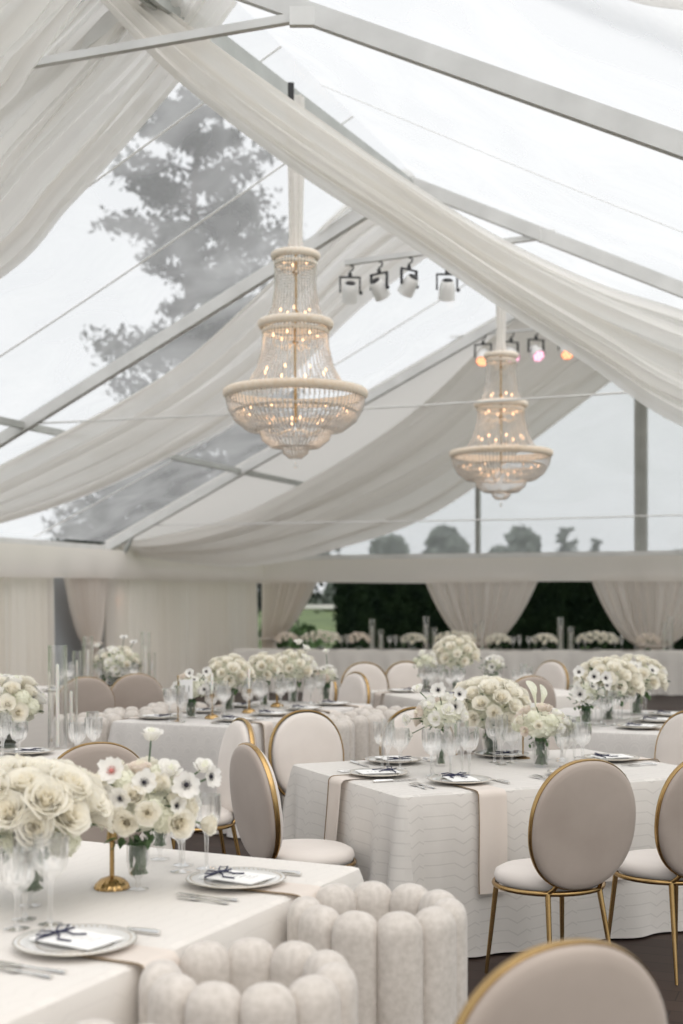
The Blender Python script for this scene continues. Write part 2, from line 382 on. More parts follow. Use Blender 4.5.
# ------------------------------------------------------------------ drapery
def swag(name,up,lo,label,folds=7,amp=.07,nu=70,nv=72,seed=1,mt='swag'):
    rd=random.Random(seed); ph=[rd.uniform(0,6.3) for _ in range(6)]
    Lg=sum((up[i+1]-up[i]).length for i in range(len(up)-1))
    def fn(u,v):
        w=v+.025*math.sin(2*PI*folds*.6*v+ph[0]+2*u)
        p=cr(up,u).lerp(cr(lo,u),w)
        du=(cr(up,min(u+.02,1)).lerp(cr(lo,min(u+.02,1)),w)-cr(up,max(u-.02,0)).lerp(cr(lo,max(u-.02,0)),w)).normalized()
        dv=(cr(lo,u)-cr(up,u)); wd=dv.length; dv=dv.normalized(); n=du.cross(dv)
        a=amp*(.55+.45*math.sin(PI*u)); 
        h=math.sin(2*PI*folds*v+ph[1]+.8*math.sin(2.2*u*PI+ph[2]))+.55*math.sin(2*PI*folds*1.9*v+ph[3]+1.4*u)+.3*math.sin(2*PI*folds*3.3*v+ph[4]-2*u)
        # one deep overlap so the cloth reads as several bunched layers
        h+=1.3*abs(math.sin(PI*folds*.45*v+ph[5]+.5*u))
        return p+n*(a*h*min(1,wd/1.0+.25))
    mb=MB(); mb.grid(fn,nu,nv,uvf=lambda u,v:(u*Lg/4,v)); return tag(mb.build(name,M[mt]),label,'ceiling drape','ceiling swags')
def line3(lst): return [at(x,y,Y) for x,y,Y in lst]
K1=1.2
# from the eave of frame one up to the ridge
f1=foot(0); f2=foot(FT[3]); 
swag('ceiling_swag', line3([(-148,532,16.5),(-60,500,16.2),(60,436,15.8),(170,372,15.3),(262,292,14.8),(345,208,14.2),(405,170,14.0)]),
     line3([(-148,540,16.8),(-60,541,17.0),(60,512,16.9),(170,462,16.6),(262,404,16.2),(362,306,15.6),(470,225,15.1)]),
     'white ceiling swag behind the larger chandelier rising from the left eave',6,.075,seed=3)
swag('ceiling_swag', line3([(112,546,22.2),(175,540,22.0),(250,518,21.8),(340,468,21.5),(430,405,21.1),(500,340,20.6),(548,292,20.1)]),
     line3([(112,550,22.4),(175,560,22.8),(250,565,23.3),(340,550,23.8),(440,512,24.2),(540,437,24.6),(632,368,24.8)]),
     'lowest ceiling swag crossing under the grey roof panel behind the smaller chandelier',6,.085,seed=8)
swag('ceiling_swag', line3([(-420,300,9.6),(-200,170,9.3),(-60,20,9.1),(40,-80,9.0),(110,-150,9.0)]),
     line3([(-420,430,10.8),(-200,395,10.6),(0,280,10.25),(70,206,10.0),(130,138,9.8),(182,74,9.6),(235,0,9.5)]),
     'broad white swag passing above the clear roof panel with the tree',7,.08,seed=5)
swag('ceiling_swag', line3([(-300,100,6.9),(-100,-60,6.9),(20,-150,6.9)]),
     line3([(-300,270,7.6),(-120,190,7.6),(0,108,7.6),(30,72,7.6),(60,34,7.6),(98,-14,7.6)]),
     'white swag cut by the corner above the grey tie bar',5,.06,seed=12)
swag('ceiling_swag', line3([(100,-45,9.3),(160,2,9.4),(240,62,9.6),(300,104,9.8),(410,180,10.3),(500,236,10.8),(600,283,11.5),(690,312,12.1),(850,372,13.3),(1050,450,15.5)]),
     line3([(60,-45,9.3),(105,0,9.2),(182,76,9.3),(300,165,9.7),(410,236,10.2),(510,305,10.8),(600,364,11.5),(690,424,12.2),(850,490,13.6),(1050,525,15.8)]),
     'long white swag running diagonally beneath the roof ridge over both chandeliers',4.5,.06,nu=110,seed=21)
swag('ceiling_swag', line3([(480,-120,6.4),(620,-70,6.3),(760,-40,6.2),(980,0,6.2)]),
     line3([(440,-40,6.8),(598,1,6.7),(690,14,6.6),(980,30,6.6)]),
     'sliver of swag at the top corner above the roof rafters',4,.05,seed=30)

def pleats(s0,s1,z0,z1,pos,nrm,amp=.085,per=.19,label='',seed=0,mt='curtain',name='curtain',nv=14,group='side wall curtains'):
    rd=random.Random(seed); W=s1-s0; nu=max(24,int(W/.022)); ph=[rd.uniform(0,6) for _ in range(4)]
    def fn(u,v):
        s=lrp(s0,s1,u); x=s*2*PI/per+.9*math.sin(s*2.1+ph[0])+.7*math.sin(s*5+ph[1]); h=math.sin(x)+.35*math.sin(2.1*x+ph[2])+.25*math.sin(.37*x+v*1.2)
        q=pos(s)+nrm*(amp*h*(.55+.45*(1-v))); return Vector((q.x,q.y,lrp(z0,z1,v)))
    mb=MB(); mb.grid(fn,nu,nv,uvf=lambda u,v:(u*W,v)); return tag(mb.build(name,M[mt]),label,'curtain',group)
side=lambda off: (lambda s: F1+A_*s+P_*off)
backp=lambda off: (lambda s: F1+A_*(FT[-1]-off)+P_*s)
VZ=1.99
pleats(wall_t(-150),wall_t(50,.25),.02,VZ+.1,side(.25),P_,label='pleated grey curtain on the side wall beside the dark window gap',seed=1)
pleats(wall_t(108,.25),wall_t(254,.25),.02,VZ+.15,side(.25),P_,label='wide pleated curtain on the side wall reaching the tent corner',seed=2,per=.2)
def tied(px0,px1,pin0,pin1,zp,pos,wf,nrm,label,seed=0,pw=.55,group='tied back drapes',off=.25):
    a0,a1,b0,b1=[wf(p,off) for p in (px0,px1,pin0,pin1)]; rd=random.Random(seed); ph=rd.uniform(0,6); zt=VZ+.12
    def fn(u,v):
        z=lrp(.02,zt,v)
        if z>zp: k=((z-zp)/(zt-zp))**pw
        else: k=.10*(zp-z)/zp
        l=lrp(b0,a0,k); r=lrp(b1,a1,k); s=lrp(l,r,u)
        h=math.sin(u*2*PI*9+ph)+.4*math.sin(u*2*PI*21); am=.05*(.5+.5*k)+.02
        q=pos(s)+nrm*(am*h); return Vector((q.x,q.y,z))
    root=empty('tied_drape',pos((b0+b1)/2)); root.location.z=0; tag(root,label,'curtain',group)
    inv=Matrix.Translation(-root.location)
    mb=MB(); mb.grid(lambda u,v: inv@fn(u,v),110,34,uvf=lambda u,v:(u*1.5,v)); mb.build('drape_panel',M['sheer'],root)
    mb=MB(); c=(b0+b1)/2; w=abs(b1-b0)/2+.05
    nv=Vector(nrm); dv=(pos(1.)-pos(0.)).normalized()
    mb.tube([inv@(Vector((pos(c).x,pos(c).y,zp))+dv*(w*math.cos(2*PI*k/20))+nv*(.11*math.sin(2*PI*k/20))) for k in range(20)],.025,6,closed=True); mb.build('tieback',M['sheer'],root)
tied(63,106,86,98,.95,side(.3),lambda p,o: wall_t(p,o),P_,'drape gathered by a tieback next to the dark side window gap',1,off=.3)
tied(262,318,262,275,.85,backp(.3),lambda p,o: back_w(p,-o),A_*-1,'tied drape at the tent corner beside the garden opening',2,.6,off=.3)
tied(424,541,472,489,.80,backp(.3),lambda p,o: back_w(p,-o),A_*-1,'tied drape before the hedge between the two garden openings',3,off=.3)
tied(590,722,640,664,.80,backp(.3),lambda p,o: back_w(p,-o),A_*-1,'tied drape under the wide gable post',4,off=.3)
# grey panel seen through the window gap
mb=MB(); a=F1+A_*wall_t(40)+P_*.0; b_=F1+A_*wall_t(104)
mb.box(((a.x+b_.x)/2,(a.y+b_.y)/2,1.1),((b_-a).length,.04,2.2),Matrix.Rotation(math.atan2(A_.y,A_.x),3,'Z'))
wn[0]+=1; o=mb.build('wall_left',M['rolled'],smooth=False); struct(o)
# valances
def val(s0,s1,pos,nrm,label,seed):
    rd=random.Random(seed); ph=rd.uniform(0,6); W=s1-s0
    def fn(u,v):
        s=lrp(s0,s1,u); z=lrp(VZ+.012*math.sin(s*1.3+ph),EAVE-.02,v); q=pos(s)+nrm*(.02*math.sin(s*7+ph)*(1-v)+.03*math.sin(PI*v)); return Vector((q.x,q.y,z))
    mb=MB(); mb.grid(fn,120,6,uvf=lambda u,v:(u*W,v)); tag(mb.build('valance',M['valance']),label,'valance','eave valances')
val(wall_t(-160),FT[-1]-.45,side(.42),P_,'smooth white valance along the top of the side wall curtains',1)
val(.43,2*HW,backp(.42),A_*-1,'smooth white valance above the hedge and the tied drapes',2)

for px,py,lb in ((291,92,'small black strap hooked on the ridge above the larger chandelier'),(408,184,'black strap on the ridge joint between the chandeliers')):
    p=at(px,py,(apex(0).y if px>400 else 11.0)-.12); mb=MB(); mb.box(p,(.05,.05,.14)); mb.box(p+Vector((-.03,0,-.09)),(.10,.04,.035)); tag(mb.build('ridge_strap',M['black']),lb,'strap','ridge straps')
# chandelier hanging sleeves are built with the chandeliers
# ------------------------------------------------------------------ chandelier
def chandelier():
    u=.0085
    root=empty('chandelier'); root['category']='chandelier'
    def ringpart(name,r,z,h,th):
        mb=MB(); n=max(48,int(2*PI*r/.012)//2*2)
        prof=[(r-th,z-h*.5),(r-th*.2,z-h*.5),(r,z-h*.3),(r+.004,z),(r,z+h*.3),(r-th*.2,z+h*.5),(r-th,z+h*.5),(r-th,z-h*.5)]
        mb.lathe_open(prof,n*2,flute=(n,.012,z-h*.4,z+h*.4)); return mb.build(name,M['ring'],root)
    ringpart('crown_ring',24*u,-4*u,7*u,.04); ringpart('middle_ring',37*u,-72*u,8*u,.05); ringpart('main_ring',71*u,-141*u,9*u,.06)
    ringpart('basket_ring',61*u,-158*u,3*u,.02)
    for z0,r in ((-12*u,21*u),(-80*u,33*u)): ringpart('inner_ring',r,z0,4*u,.02)
    def beads(name,prof,n,sp=.022,br=.0095,ph=0):
        mb=MB(); L_=0; pts=[]
        for k in range(len(prof)-1):
            (r0,z0),(r1,z1)=prof[k],prof[k+1]; d=math.hypot(r1-r0,z1-z0); c=max(1,int(d/sp))
            pts+= [(lrp(r0,r1,j/c),lrp(z0,z1,j/c)) for j in range(c)]
        for i in range(n):
            a=2*PI*i/n+ph; ca,sa=math.cos(a),math.sin(a)
            for r,z in pts:
                x,y=r*ca,r*sa; b2=br*(.85+.3*((i*7+int(z*500))%5)/5)
                mb.add([(x+b2,y,z),(x,y+b2,z),(x-b2,y,z),(x,y-b2,z),(x,y,z+b2*1.25),(x,y,z-b2*1.25)],[(0,1,4),(1,2,4),(2,3,4),(3,0,4),(1,0,5),(2,1,5),(3,2,5),(0,3,5)])
            if len(pts)>2:
                mb.tube([(r*ca,r*sa,z) for r,z in pts[::3]+[pts[-1]]],.001,3)
        o=mb.build(name,M['bead'],root,smooth=False); o['kind']='stuff'
    beads('bead_curtain',[(21*u,-8*u),(20*u,-30*u),(23*u,-55*u),(29*u,-68*u)],40)
    beads('bead_curtain',[(32*u,-76*u),(33*u,-95*u),(38*u,-115*u),(50*u,-136*u)],54)
    beads('bead_basket',[(69*u,-146*u),(67*u,-156*u),(60*u,-168*u),(48*u,-177*u),(36*u,-179*u)],84,.018)
    beads('bead_basket',[(62*u,-158*u),(52*u,-166*u),(40*u,-171*u)],60,.02)
    beads('bead_basket',[(36*u,-178*u),(33*u,-187*u),(24*u,-194*u),(13*u,-195*u)],50,.018)
    beads('bead_basket',[(13*u,-194*u),(12*u,-200*u),(5*u,-206*u)],24,.016)
    mb=MB(); mb.ball((0,0,-212*u),.022,10,8,sc=(1,1,1.25)); mb.tube([(0,0,-206*u),(0,0,-210*u)],.004,6); mb.build('crystal_drop',M['crystal'],root)
    mb=MB(); mb.tube([(0,0,.02),(0,0,-170*u)],.013,8)
    for z in (-20,-60,-90,-130): mb.ball((0,0,z*u),.028,8,6,sc=(1,1,.7))
    mb.build('centre_stem',M['gold'],root)
    def bulbs(n,r,z,ph,tilt=0):
        for k in range(n):
            a=2*PI*k/n+ph; x,y=r*math.cos(a),r*math.sin(a)
            mb=MB(); mb.tube([(x*.2,y*.2,z-.06),(x*.6,y*.6,z-.09),(x,y,z-.07),(x,y,z)],.006,5); arm=mb.build('candle_arm',M['ring'],root)
            mb=MB(); mb.ball((x,y,z+.016),.0095,8,6,sc=(1,1,1.8)); mb.build('bulb',M['bulb'],arm)
    bulbs(4,.10,-12*u,.3); bulbs(5,.13,-60*u,.9); bulbs(6,.19,-85*u,.2); bulbs(8,.27,-120*u,.5); bulbs(12,.44,-160*u,.1); bulbs(6,.24,-170*u,.7)
    # gathered fabric sleeve over the chain
    mb=MB()
    def fn(uu,v):
        z=lrp(-.01,2.6,v); k=smooth(v/.9); r=.045+.02*k+.02*(1-smooth(v/.08)); a=2*PI*uu
        r*=1+.22*math.sin(7*a+2*v)+.1*math.sin(13*a); return Vector((r*math.cos(a),r*math.sin(a),z))
    mb.grid(fn,56,20,uvf=lambda a,v:(a,v)); mb.build('chain_sleeve',M['swag'],root)
    return root
ch=chandelier()
Z1=11.25; Z2=Z1*142/101
p=at(295.5,252,Z1)
c1=place(ch,p,0,'larger crystal chandelier hanging before the clear roof with the tree','crystal chandeliers')
p2=at(501,353,Z2)
c2=place(ch,p2,.4,'smaller crystal chandelier hanging before the gable, beneath the lit pink spotlights','crystal chandeliers')
for c in (c1,c2):                              # cut each sleeve at the ridge above it
    w=(c.location-F1).dot(A_); rz=RIDGE-.15
    for k in c.children:
        if k.name.startswith('chain_sleeve'): k.scale.z=max(.3,(rz-c.location.z)/2.6)
for c in (c1,c2):
    for dz in (-.9,-1.4):
        l=bpy.data.lights.new('chandelier_glow','POINT'); l.energy=1.6; l.color=(1,.62,.35); l.shadow_soft_size=.12
        o=bpy.data.objects.new('chandelier_glow',l); COL.objects.link(o); o.location=c.location+Vector((0,0,dz))

# ------------------------------------------------------------------ spot lights
def spotlight(hook, yaw, pitch, lens, label, group, sc=1.0, body='white', nolabel=False):
    root=empty('stage_spotlight',hook); tag(root,label,'spotlight',group)
    mb=MB(); mb.tube([(0,0,.05),(.03,0,.06),(.045,0,.03),(.03,0,-.01),(0,0,-.02),(0,0,-.09)],.012,6); mb.box((0,0,-.07),(.05,.04,.05)); mb.build('clamp',M['black'],root)
    R=Matrix.Rotation(yaw,3,'Z'); h=.30
    mb=MB(); pts=[R@Vector((x,0,z)) for x,z in ((-.13,-h),(-.13,-.10),(0,-.09),(.13,-.10),(.13,-h))]
    mb.beam(pts[0],pts[1],.02,.035,up=R@Vector((0,1,0)));mb.beam(pts[1]+R@Vector((-.01,0,0)),pts[3]+R@Vector((.01,0,0)),.03,.02);mb.beam(pts[3],pts[4],.02,.035,up=R@Vector((0,1,0))); mb.ball(R@Vector((.145,0,-h)),.025,8,6); mb.build('yoke',M['black'],root)
    Rp=R@Matrix.Rotation(pitch,3,'X'); c=Vector((0,0,-h))
    mb=MB(); mb.lathe_open([(.0,.12),(.07,.12),(.085,.10),(.10,.02),(.108,-.12),(.100,-.12),(.098,-.10)],24,c,); 
    mb.v=[tuple(c+Rp@(Vector(v)-c)) for v in mb.v]; mb.build('can',M[body],root)
    mb=MB(); mb.lathe([(0,.118),(.068,.118),(.068,.128),(.05,.14),(0,.142)],20,c); mb.v=[tuple(c+Rp@(Vector(v)-c)) for v in mb.v]; mb.build('heat_sink',M['black'],root)
    mb=MB(); mb.lathe([(0,-.1),(.099,-.1),(.099,-.107),(0,-.107)],20,c); mb.v=[tuple(c+Rp@(Vector(v)-c)) for v in mb.v]
    lb=mb.build('lens',M['black' if lens=='black' else lens+'dim'],root)
    if lens!='black':
        mb=MB()
        for k in range(7):
            a=k*PI/3; x,y=(0,0) if k==6 else (.06*math.cos(a),.06*math.sin(a)); mb.lathe([(0,-.108),(.027,-.108),(.024,-.114),(0,-.114)],12,c+Vector((x,y,0)))
        mb.v=[tuple(c+Rp@(Vector(v)-c)) for v in mb.v]; o=mb.build('light_emitter',M[lens],lb)
    root.scale=(sc,sc,sc); return root
def tie_pt(i,px):
    t,a,b_=TIES[i]; k=(px-a[0])/(b_[0]-a[0]); return on_frame(t,px,lrp(a[1],b_[1],k))-Vector((0,0,.06))
for px,yaw,pit,lab in ((350,.1,.55,'outermost'),(379,-.7,.75,'second'),(409,.7,.75,'third'),(447,.05,.5,'last')):
    spotlight(tie_pt(1,px)+Vector((0,0,-.02 if px<440 else -.12)),yaw,pit,'black','unlit white spotlight, %s from the larger chandelier on its bar'%{'outermost':'first','second':'second','third':'third','last':'fourth'}[lab],'unlit stage spotlights',.82)
for px,yaw,pit,lens,lab in ((483,-.35,-.75,'lensorange','amber spotlight left of the smaller chandelier crown'),(511,.5,-.85,'lenspink','pink spotlight half hidden by the smaller chandelier crown'),
        (536,.35,-.9,'lenspink','pink spotlight hanging free between two other lit spotlights'),(567,-.1,-.7,'lensorange','amber spotlight at the far end of the lit row')):
    spotlight(tie_pt(2,px),yaw,pit,lens,lab,'lit stage spotlights',.95)
spotlight(on_frame(FT[3],107,583),2.0,-1.25,'lensorange','small amber spotlight clamped to the brace above the side curtain','side spotlight',.8)

# ------------------------------------------------------------------ chairs
def ell(a,b,n,y=0,cz=0,ex=2.2):
    out=[]
    for k in range(n):
        t=2*PI*k/n; c,s=math.cos(t),math.sin(t); out.append(Vector((a*math.copysign(abs(c)**(2/ex),c),y,cz+b*math.copysign(abs(s)**(2/ex),s))))
    return out
def oval_chair():
    root=empty('dining_chair'); root['category']='chair'
    mb=MB(); prof=[(.0,.425),(.215,.425),(.232,.435),(.240,.455),(.232,.478),(.205,.492),(.12,.499),(0,.501)]
    mb.lathe(prof,48,ell=.95); mb.build('seat',M['cream'],root)
    mb=MB(); mb.tube([(.238*math.cos(2*PI*k/48),.226*math.sin(2*PI*k/48),.422) for k in range(48)],.0115,8,closed=True); mb.build('seat_ring',M['gold'],root)
    for sx,sy,x2,y2 in ((-.17,.15,-.2,.19),(.17,.15,.2,.19),(-.13,-.19,-.165,-.27),(.13,-.19,.165,-.27)):
        mb=MB(); mb.tube([(sx,sy,.42),((sx+x2)/2,(sy+y2)/2,.21),(x2,y2,.004)],[.0125,.0105,.008],8); mb.build('leg',M['gold'],root)
    # backrest: two cushions either side of an oval metal hoop, leaning back
    Rb=Matrix.Translation((0,-.222,.44))@Matrix.Rotation(.13,4,'X')@Matrix.Translation((0,0,.275))
    def pad(sgn,th,a,b):
        mb=MB(); rings=[(0,1.0),(.4,.99),(.7,.94),(.88,.84),(.96,.68),(.99,.48),(1.0,.25),(1.0,.0)]; n=64; vs=[]
        for r,hh in rings:
            if r==0: vs.append(Vector((0,sgn*th,0))); continue
            for v in ell(a*r,b*r,n): vs.append(Vector((v.x,sgn*th*hh**.8,v.z)))
        vs=[Rb@v for v in vs]; fs=[]
        for k in range(n): fs.append((0,1+k,1+(k+1)%n))
        for i in range(len(rings)-2):
            for k in range(n): fs.append((1+i*n+k,1+(i+1)*n+k,1+(i+1)*n+(k+1)%n,1+i*n+(k+1)%n))
        mb.add(vs,fs); return mb
    pad(1,.052,.244,.262).build('backrest',M['cream'],root)
    pad(-1,.036,.256,.274).build('back_panel',M['velvet'],root)
    mb=MB(); ring=ell(.258,.276,72); n=72; vs=[]
    prof=[(-.006,-.012),(.002,-.012),(.0045,-.007),(.005,0),(.0045,.007),(.002,.012),(-.006,.012)]
    for v in ring:
        nrm=Vector((v.x/.258**2,0,v.z/.276**2)).normalized()
        for dr,dy in prof: vs.append(Rb@(v+nrm*dr+Vector((0,dy+.004,0))))
    m_=len(prof); mb.add(vs,[(k*m_+j,((k+1)%n)*m_+j,((k+1)%n)*m_+(j+1)%m_,k*m_+(j+1)%m_) for k in range(n) for j in range(m_)]); mb.build('back_frame',M['gold'],root)
    for sx in (-.13,.13):
        mb=MB(); mb.tube([(sx,-.185,.42),(sx*.9,-.215,.445),(sx*.8,-.235,.475)],.0095,8); mb.build('back_bracket',M['gold'],root)
    return root
CH=oval_chair()
def chair(bx,by,f,label,group='oval backed dining chairs'):
    f=Vector((f[0],f[1],0)).normalized(); o=Vector((bx,by,0))+f*.24; return place(CH,o,rzto(f),label,group)
LF=(-.385,.92)
chair(1.0,5.56,(-.42,.91),'taupe oval-backed gold chair standing fully in view at the calla lily table')
chair(1.57,5.78,(-.42,.91),'taupe oval-backed chair cut by the picture edge beside the fully visible chair')
chair(.415,2.62,(-.42,.9),'large blurred taupe chair back rising closest to the camera')
chair(-.385,6.15,(.90,.42),'chair seen side-on between the front table and the calla lily table')
chair(-.60,7.42,(-.92,-.385),'narrow side-on chair behind the anemone bouquet, its gold rim facing the patterned table')
chair(-.2,7.95,(.55,-.83),'cream chair facing the camera behind the folded ribbon plates')
chair(.48,8.18,(.39,-.92),'cream chair mostly hidden behind the calla lily table flowers')
chair(2.08,7.95,(-.75,-.6),'pale cream chair back cut by the picture edge before the anemone mound')
chair(-1.15,6.22,LF,'taupe chair back rising behind the front table bouquets')
chair(-2.22,11.5,LF,'taupe chair partly behind the tall glass candle cylinder')
chair(-1.86,12.0,LF,'taupe chair in front of the bowl of roses near the side curtain')
chair(.25,14.1,(.2,-.97),'cream chair facing the camera at the small rose table, left one of two')
chair(.70,14.3,(.3,-.95),'cream chair facing the camera at the small rose table, right one of two')
chair(1.64,11.64,LF,'taupe chair back peeking above the calla lily table roses')
chair(-.22,12.75,(-.8,-.6),'chair rim just beyond the last bouquet of the patterned table')
chair(.10,12.2,(-.85,-.5),'side-on chair with thick gold rim standing between two middle tables')
chair(2.27,14.5,(-.8,-.6),'pale chair with gold rim standing alone before the head table')
chair(2.3,11.45,(-.5,-.86),'chair rim peeking out left of the anemone mound')

def tub_chair():
    root=empty('tub_chair'); root['category']='chair'
    n=10; R=.20; H=.785; w=.130
    mb0=MB()
    # one upholstered channel: rounded column with a domed top
    pr=[(.86,.06),(1,.10),(1,.45),(1.0,H-.065)]+[(math.cos(PI/2*j/7)**.8,H-.065+.065*math.sin(PI/2*j/7)) for j in range(1,8)]
    vs=[];seg=20
    for r,z in pr:
        for k in range(seg):
            a=2*PI*k/seg; c,s=math.cos(a),math.sin(a); q=2/2.6
            vs.append((w/2*1.02*r*math.copysign(abs(c)**q,c), .055*r*math.copysign(abs(s)**q,s), z))
    m_=len(pr); fs=[(i*seg+k,i*seg+(k+1)%seg,(i+1)*seg+(k+1)%seg,(i+1)*seg+k) for i in range(m_-1) for k in range(seg)]
    mb0.add(vs,fs+[tuple(range(seg))[::-1]]); me=mb0.mesh('back_channel',M['boucle'])
    span=math.radians(300)
    for i in range(n):
        a=-PI/2-span/2+span*i/(n-1)
        obj('back_channel',me,root,Matrix.Translation((R*math.cos(a),R*math.sin(a)*1.05,0))@Matrix.Rotation(a+PI/2,4,'Z'))
    mb=MB(); mb.lathe([(0,.30),(.17,.30),(.185,.32),(.185,.42),(.17,.45),(0,.46)],32); mb.build('seat',M['boucle'],root)
    mb=MB(); mb.lathe([(0,.005),(.2,.005),(.2,.065),(0,.065)],32); mb.build('base',M['gold'],root)
    return root
TUB=tub_chair()

# ------------------------------------------------------------------ tables
class Tab:
    def __init__(s,P0,ang_d,W,Lx,key,desc):
        s.P=Vector((*P0,0)); s.d=Vector((*ang_d,0)).normalized(); 
        c=Vector((-s.d.y,s.d.x,0)); s.n=c; s.W=W; s.L=Lx; s.key=key; s.desc=desc
    def pt(s,a,b,z=TT): p=s.P+s.d*a+s.n*b; return Vector((p.x,p.y,z))
def table(tb,mt,clabel,pleat=.012,flip=False):
    if flip: tb.n=-tb.n
    d,n,W,Lx=tb.d,tb.n,tb.W,tb.L
    # loop around the edge
    r=.035; corners=[(0,0),(Lx,0),(Lx,W),(0,W)]; loop=[]   # (a,b,outward a,b,cornerness,dist)
    dist=0
    sides=[((0,0),(Lx,0),(0,-1)),((Lx,0),(Lx,W),(1,0)),((Lx,W),(0,W),(0,1)),((0,W),(0,0),(-1,0))]
    for (p,q,o) in sides:
        ln=math.hypot(q[0]-p[0],q[1]-p[1]); k=int(ln/.03); da=((q[0]-p[0])/ln,(q[1]-p[1])/ln)
        for j in range(k+1):
            t=r+(ln-2*r)*j/k; loop.append((p[0]+da[0]*t,p[1]+da[1]*t,o[0],o[1],min(t,ln-t),dist+t))
        no=(da[0],da[1])
        for j in range(1,4):
            a=j/4*PI/2; ox=o[0]*math.cos(a)+no[0]*math.sin(a); oy=o[1]*math.cos(a)+no[1]*math.sin(a)
            loop.append((p[0]+da[0]*(ln-r)-o[0]*r+ox*r,p[1]+da[1]*(ln-r)-o[1]*r+oy*r,ox,oy,0,dist+ln))
        dist+=ln
    NR=18; mb=MB(); vs=[];uv=[]; m_=len(loop)
    rd=random.Random(hash(tb.key)%1000 if False else sum(map(ord,tb.key))); ph=[rd.uniform(0,6) for _ in range(4)]
    def V(a,b,z): p=tb.P+d*a+n*b; return (p.x,p.y,z)
    for j in range(NR+1):
        v=j/NR; z=lrp(TT,.012,v)
        for (a,b,oa,ob,cd,ds) in loop:
            cn=math.exp(-(cd/.22)**2)
            off=.012*smooth(v*4)+.035*v + v*(pleat*math.sin(ds*21+ph[0])+pleat*.8*math.sin(ds*9+ph[1]))+v**1.3*cn*(.075*math.cos(cd*32)+.03)
            if j==0: off=-.008
            zz=z if j else TT
            if j==NR: zz=.012
            vs.append(V(a+oa*off,b+ob*off,zz-(0.006 if j==0 else 0) if j==0 else zz)); uv.append((ds,z))
    fs=[(j*m_+k,j*m_+(k+1)%m_,(j+1)*m_+(k+1)%m_,(j+1)*m_+k) for j in range(NR) for k in range(m_)]
    mb.add(vs,fs,0,uv)
    # top sheet
    inner=[V(a-oa*.03,b-ob*.03,TT+.001) for (a,b,oa,ob,_,_) in loop]; base=len(mb.v)
    mb.add([vs[k] for k in range(m_)]+inner,[(m_+k,m_+(k+1)%m_,(k+1)%m_,k) for k in range(m_)],0,[(l[0],l[1]) for l in loop]*2)
    mb.add(inner,[tuple(range(m_))],0,[(l[0],l[1]) for l in loop])
    o=mb.build('tablecloth',M[mt]); tag(o,clabel,'tablecloth','floor length tablecloths')
    t=empty('banquet_table',tb.pt(Lx/2,W/2,0),math.atan2(d.y,d.x)); tag(t,'banquet table hidden under the '+tb.desc+' cloth','table','banquet tables')
    mb=MB(); mb.box((0,0,TT-.035),(Lx-.06,W-.06,.03)); mb.build('tabletop',M['white'],t)
    for sx in (-1,1):
        for sy in (-1,1):
            mb=MB(); mb.tube([(sx*(Lx/2-.15),sy*(W/2-.15),.0),(sx*(Lx/2-.15),sy*(W/2-.15),TT-.05)],.02,8); mb.build('leg',M['alu'],t)
    return tb

TA=Tab((.079,4.45),(-.43,-.903),1.25,3.0,'A','front table')
TA.n=Vector((-.903,.43,0))
TB=Tab((.264,6.01),(.914,.407),1.34,1.9,'B','calla lily table')
T3=Tab((-.71,9.3),(.43,.903),1.1,2.3,'T3','patterned table')
T4=Tab((.74,11.84),(.92,.385),1.35,1.9,'T4','small rose table')
T5=Tab((2.15,8.8),(.41,.912),1.2,1.9,'T5','anemone mound table')
T6=Tab((-1.66,13.1),(-.92,-.385),1.2,1.9,'T6','corner table')
T7=Tab((-.95,6.95),(-.92,-.385),1.22,2.0,'T7','rose bowl table')
T8=Tab((-1.95,23.75),(.9943,-.107),.75,9.3,'T8','head table')
for t_ in (T6,T7): t_.n=Vector((-t_.d.y,t_.d.x,0))*-1
# A's second axis already points away from the camera
table(TA,'plainlinen','ivory cloth on the front table beside the boucle chairs',.006)
table(TB,'linen','chevron woven cloth with the cream napkins on the calla lily table',.016)
table(T3,'damask','scallop patterned cloth on the table of low rose bouquets',.008)
table(T4,'plainlinen','ivory cloth on the small rose table before the head table',.01)
table(T5,'damask','ivory cloth under the anemone mound',.01)
table(T6,'plainlinen','ivory cloth behind two taupe chairs near the side curtain',.01)
table(T7,'plainlinen','ivory cloth under the bowl of white roses and tall candle cylinder',.01)
table(T8,'plainlinen','long pleated ivory cloth of the head table before the hedge',.045)

# tub chairs
def tub(tb,a,b,face,label): place(TUB,tb.pt(a,b,0),rzto(face),label,'boucle tub chairs')
tub(TA,.50,-.265,TA.n,'channelled boucle tub chair nearest the corner of the front table')
tub(TA,1.26,-.265,TA.n,'channelled boucle tub chair at the second place of the front table')
tub(TA,1.98,-.30,TA.n,'boucle tub chair just peeking in at the bottom edge')
for a,w in ((.55,'behind the camera-facing cream chair'),(1.12,'first of two beside the patterned cloth'),(1.72,'farthest along the patterned table')):
    tub(T3,a,-.34,T3.n,'boucle tub chair '+w)
for a,w in ((.15,'at the near end, its tops level with the plate'),(.78,'behind the table number stand'),(1.4,'behind the low roses')):
    tub(T3,a,T3.W+.31,-T3.n,'boucle tub chair across patterned table '+w)

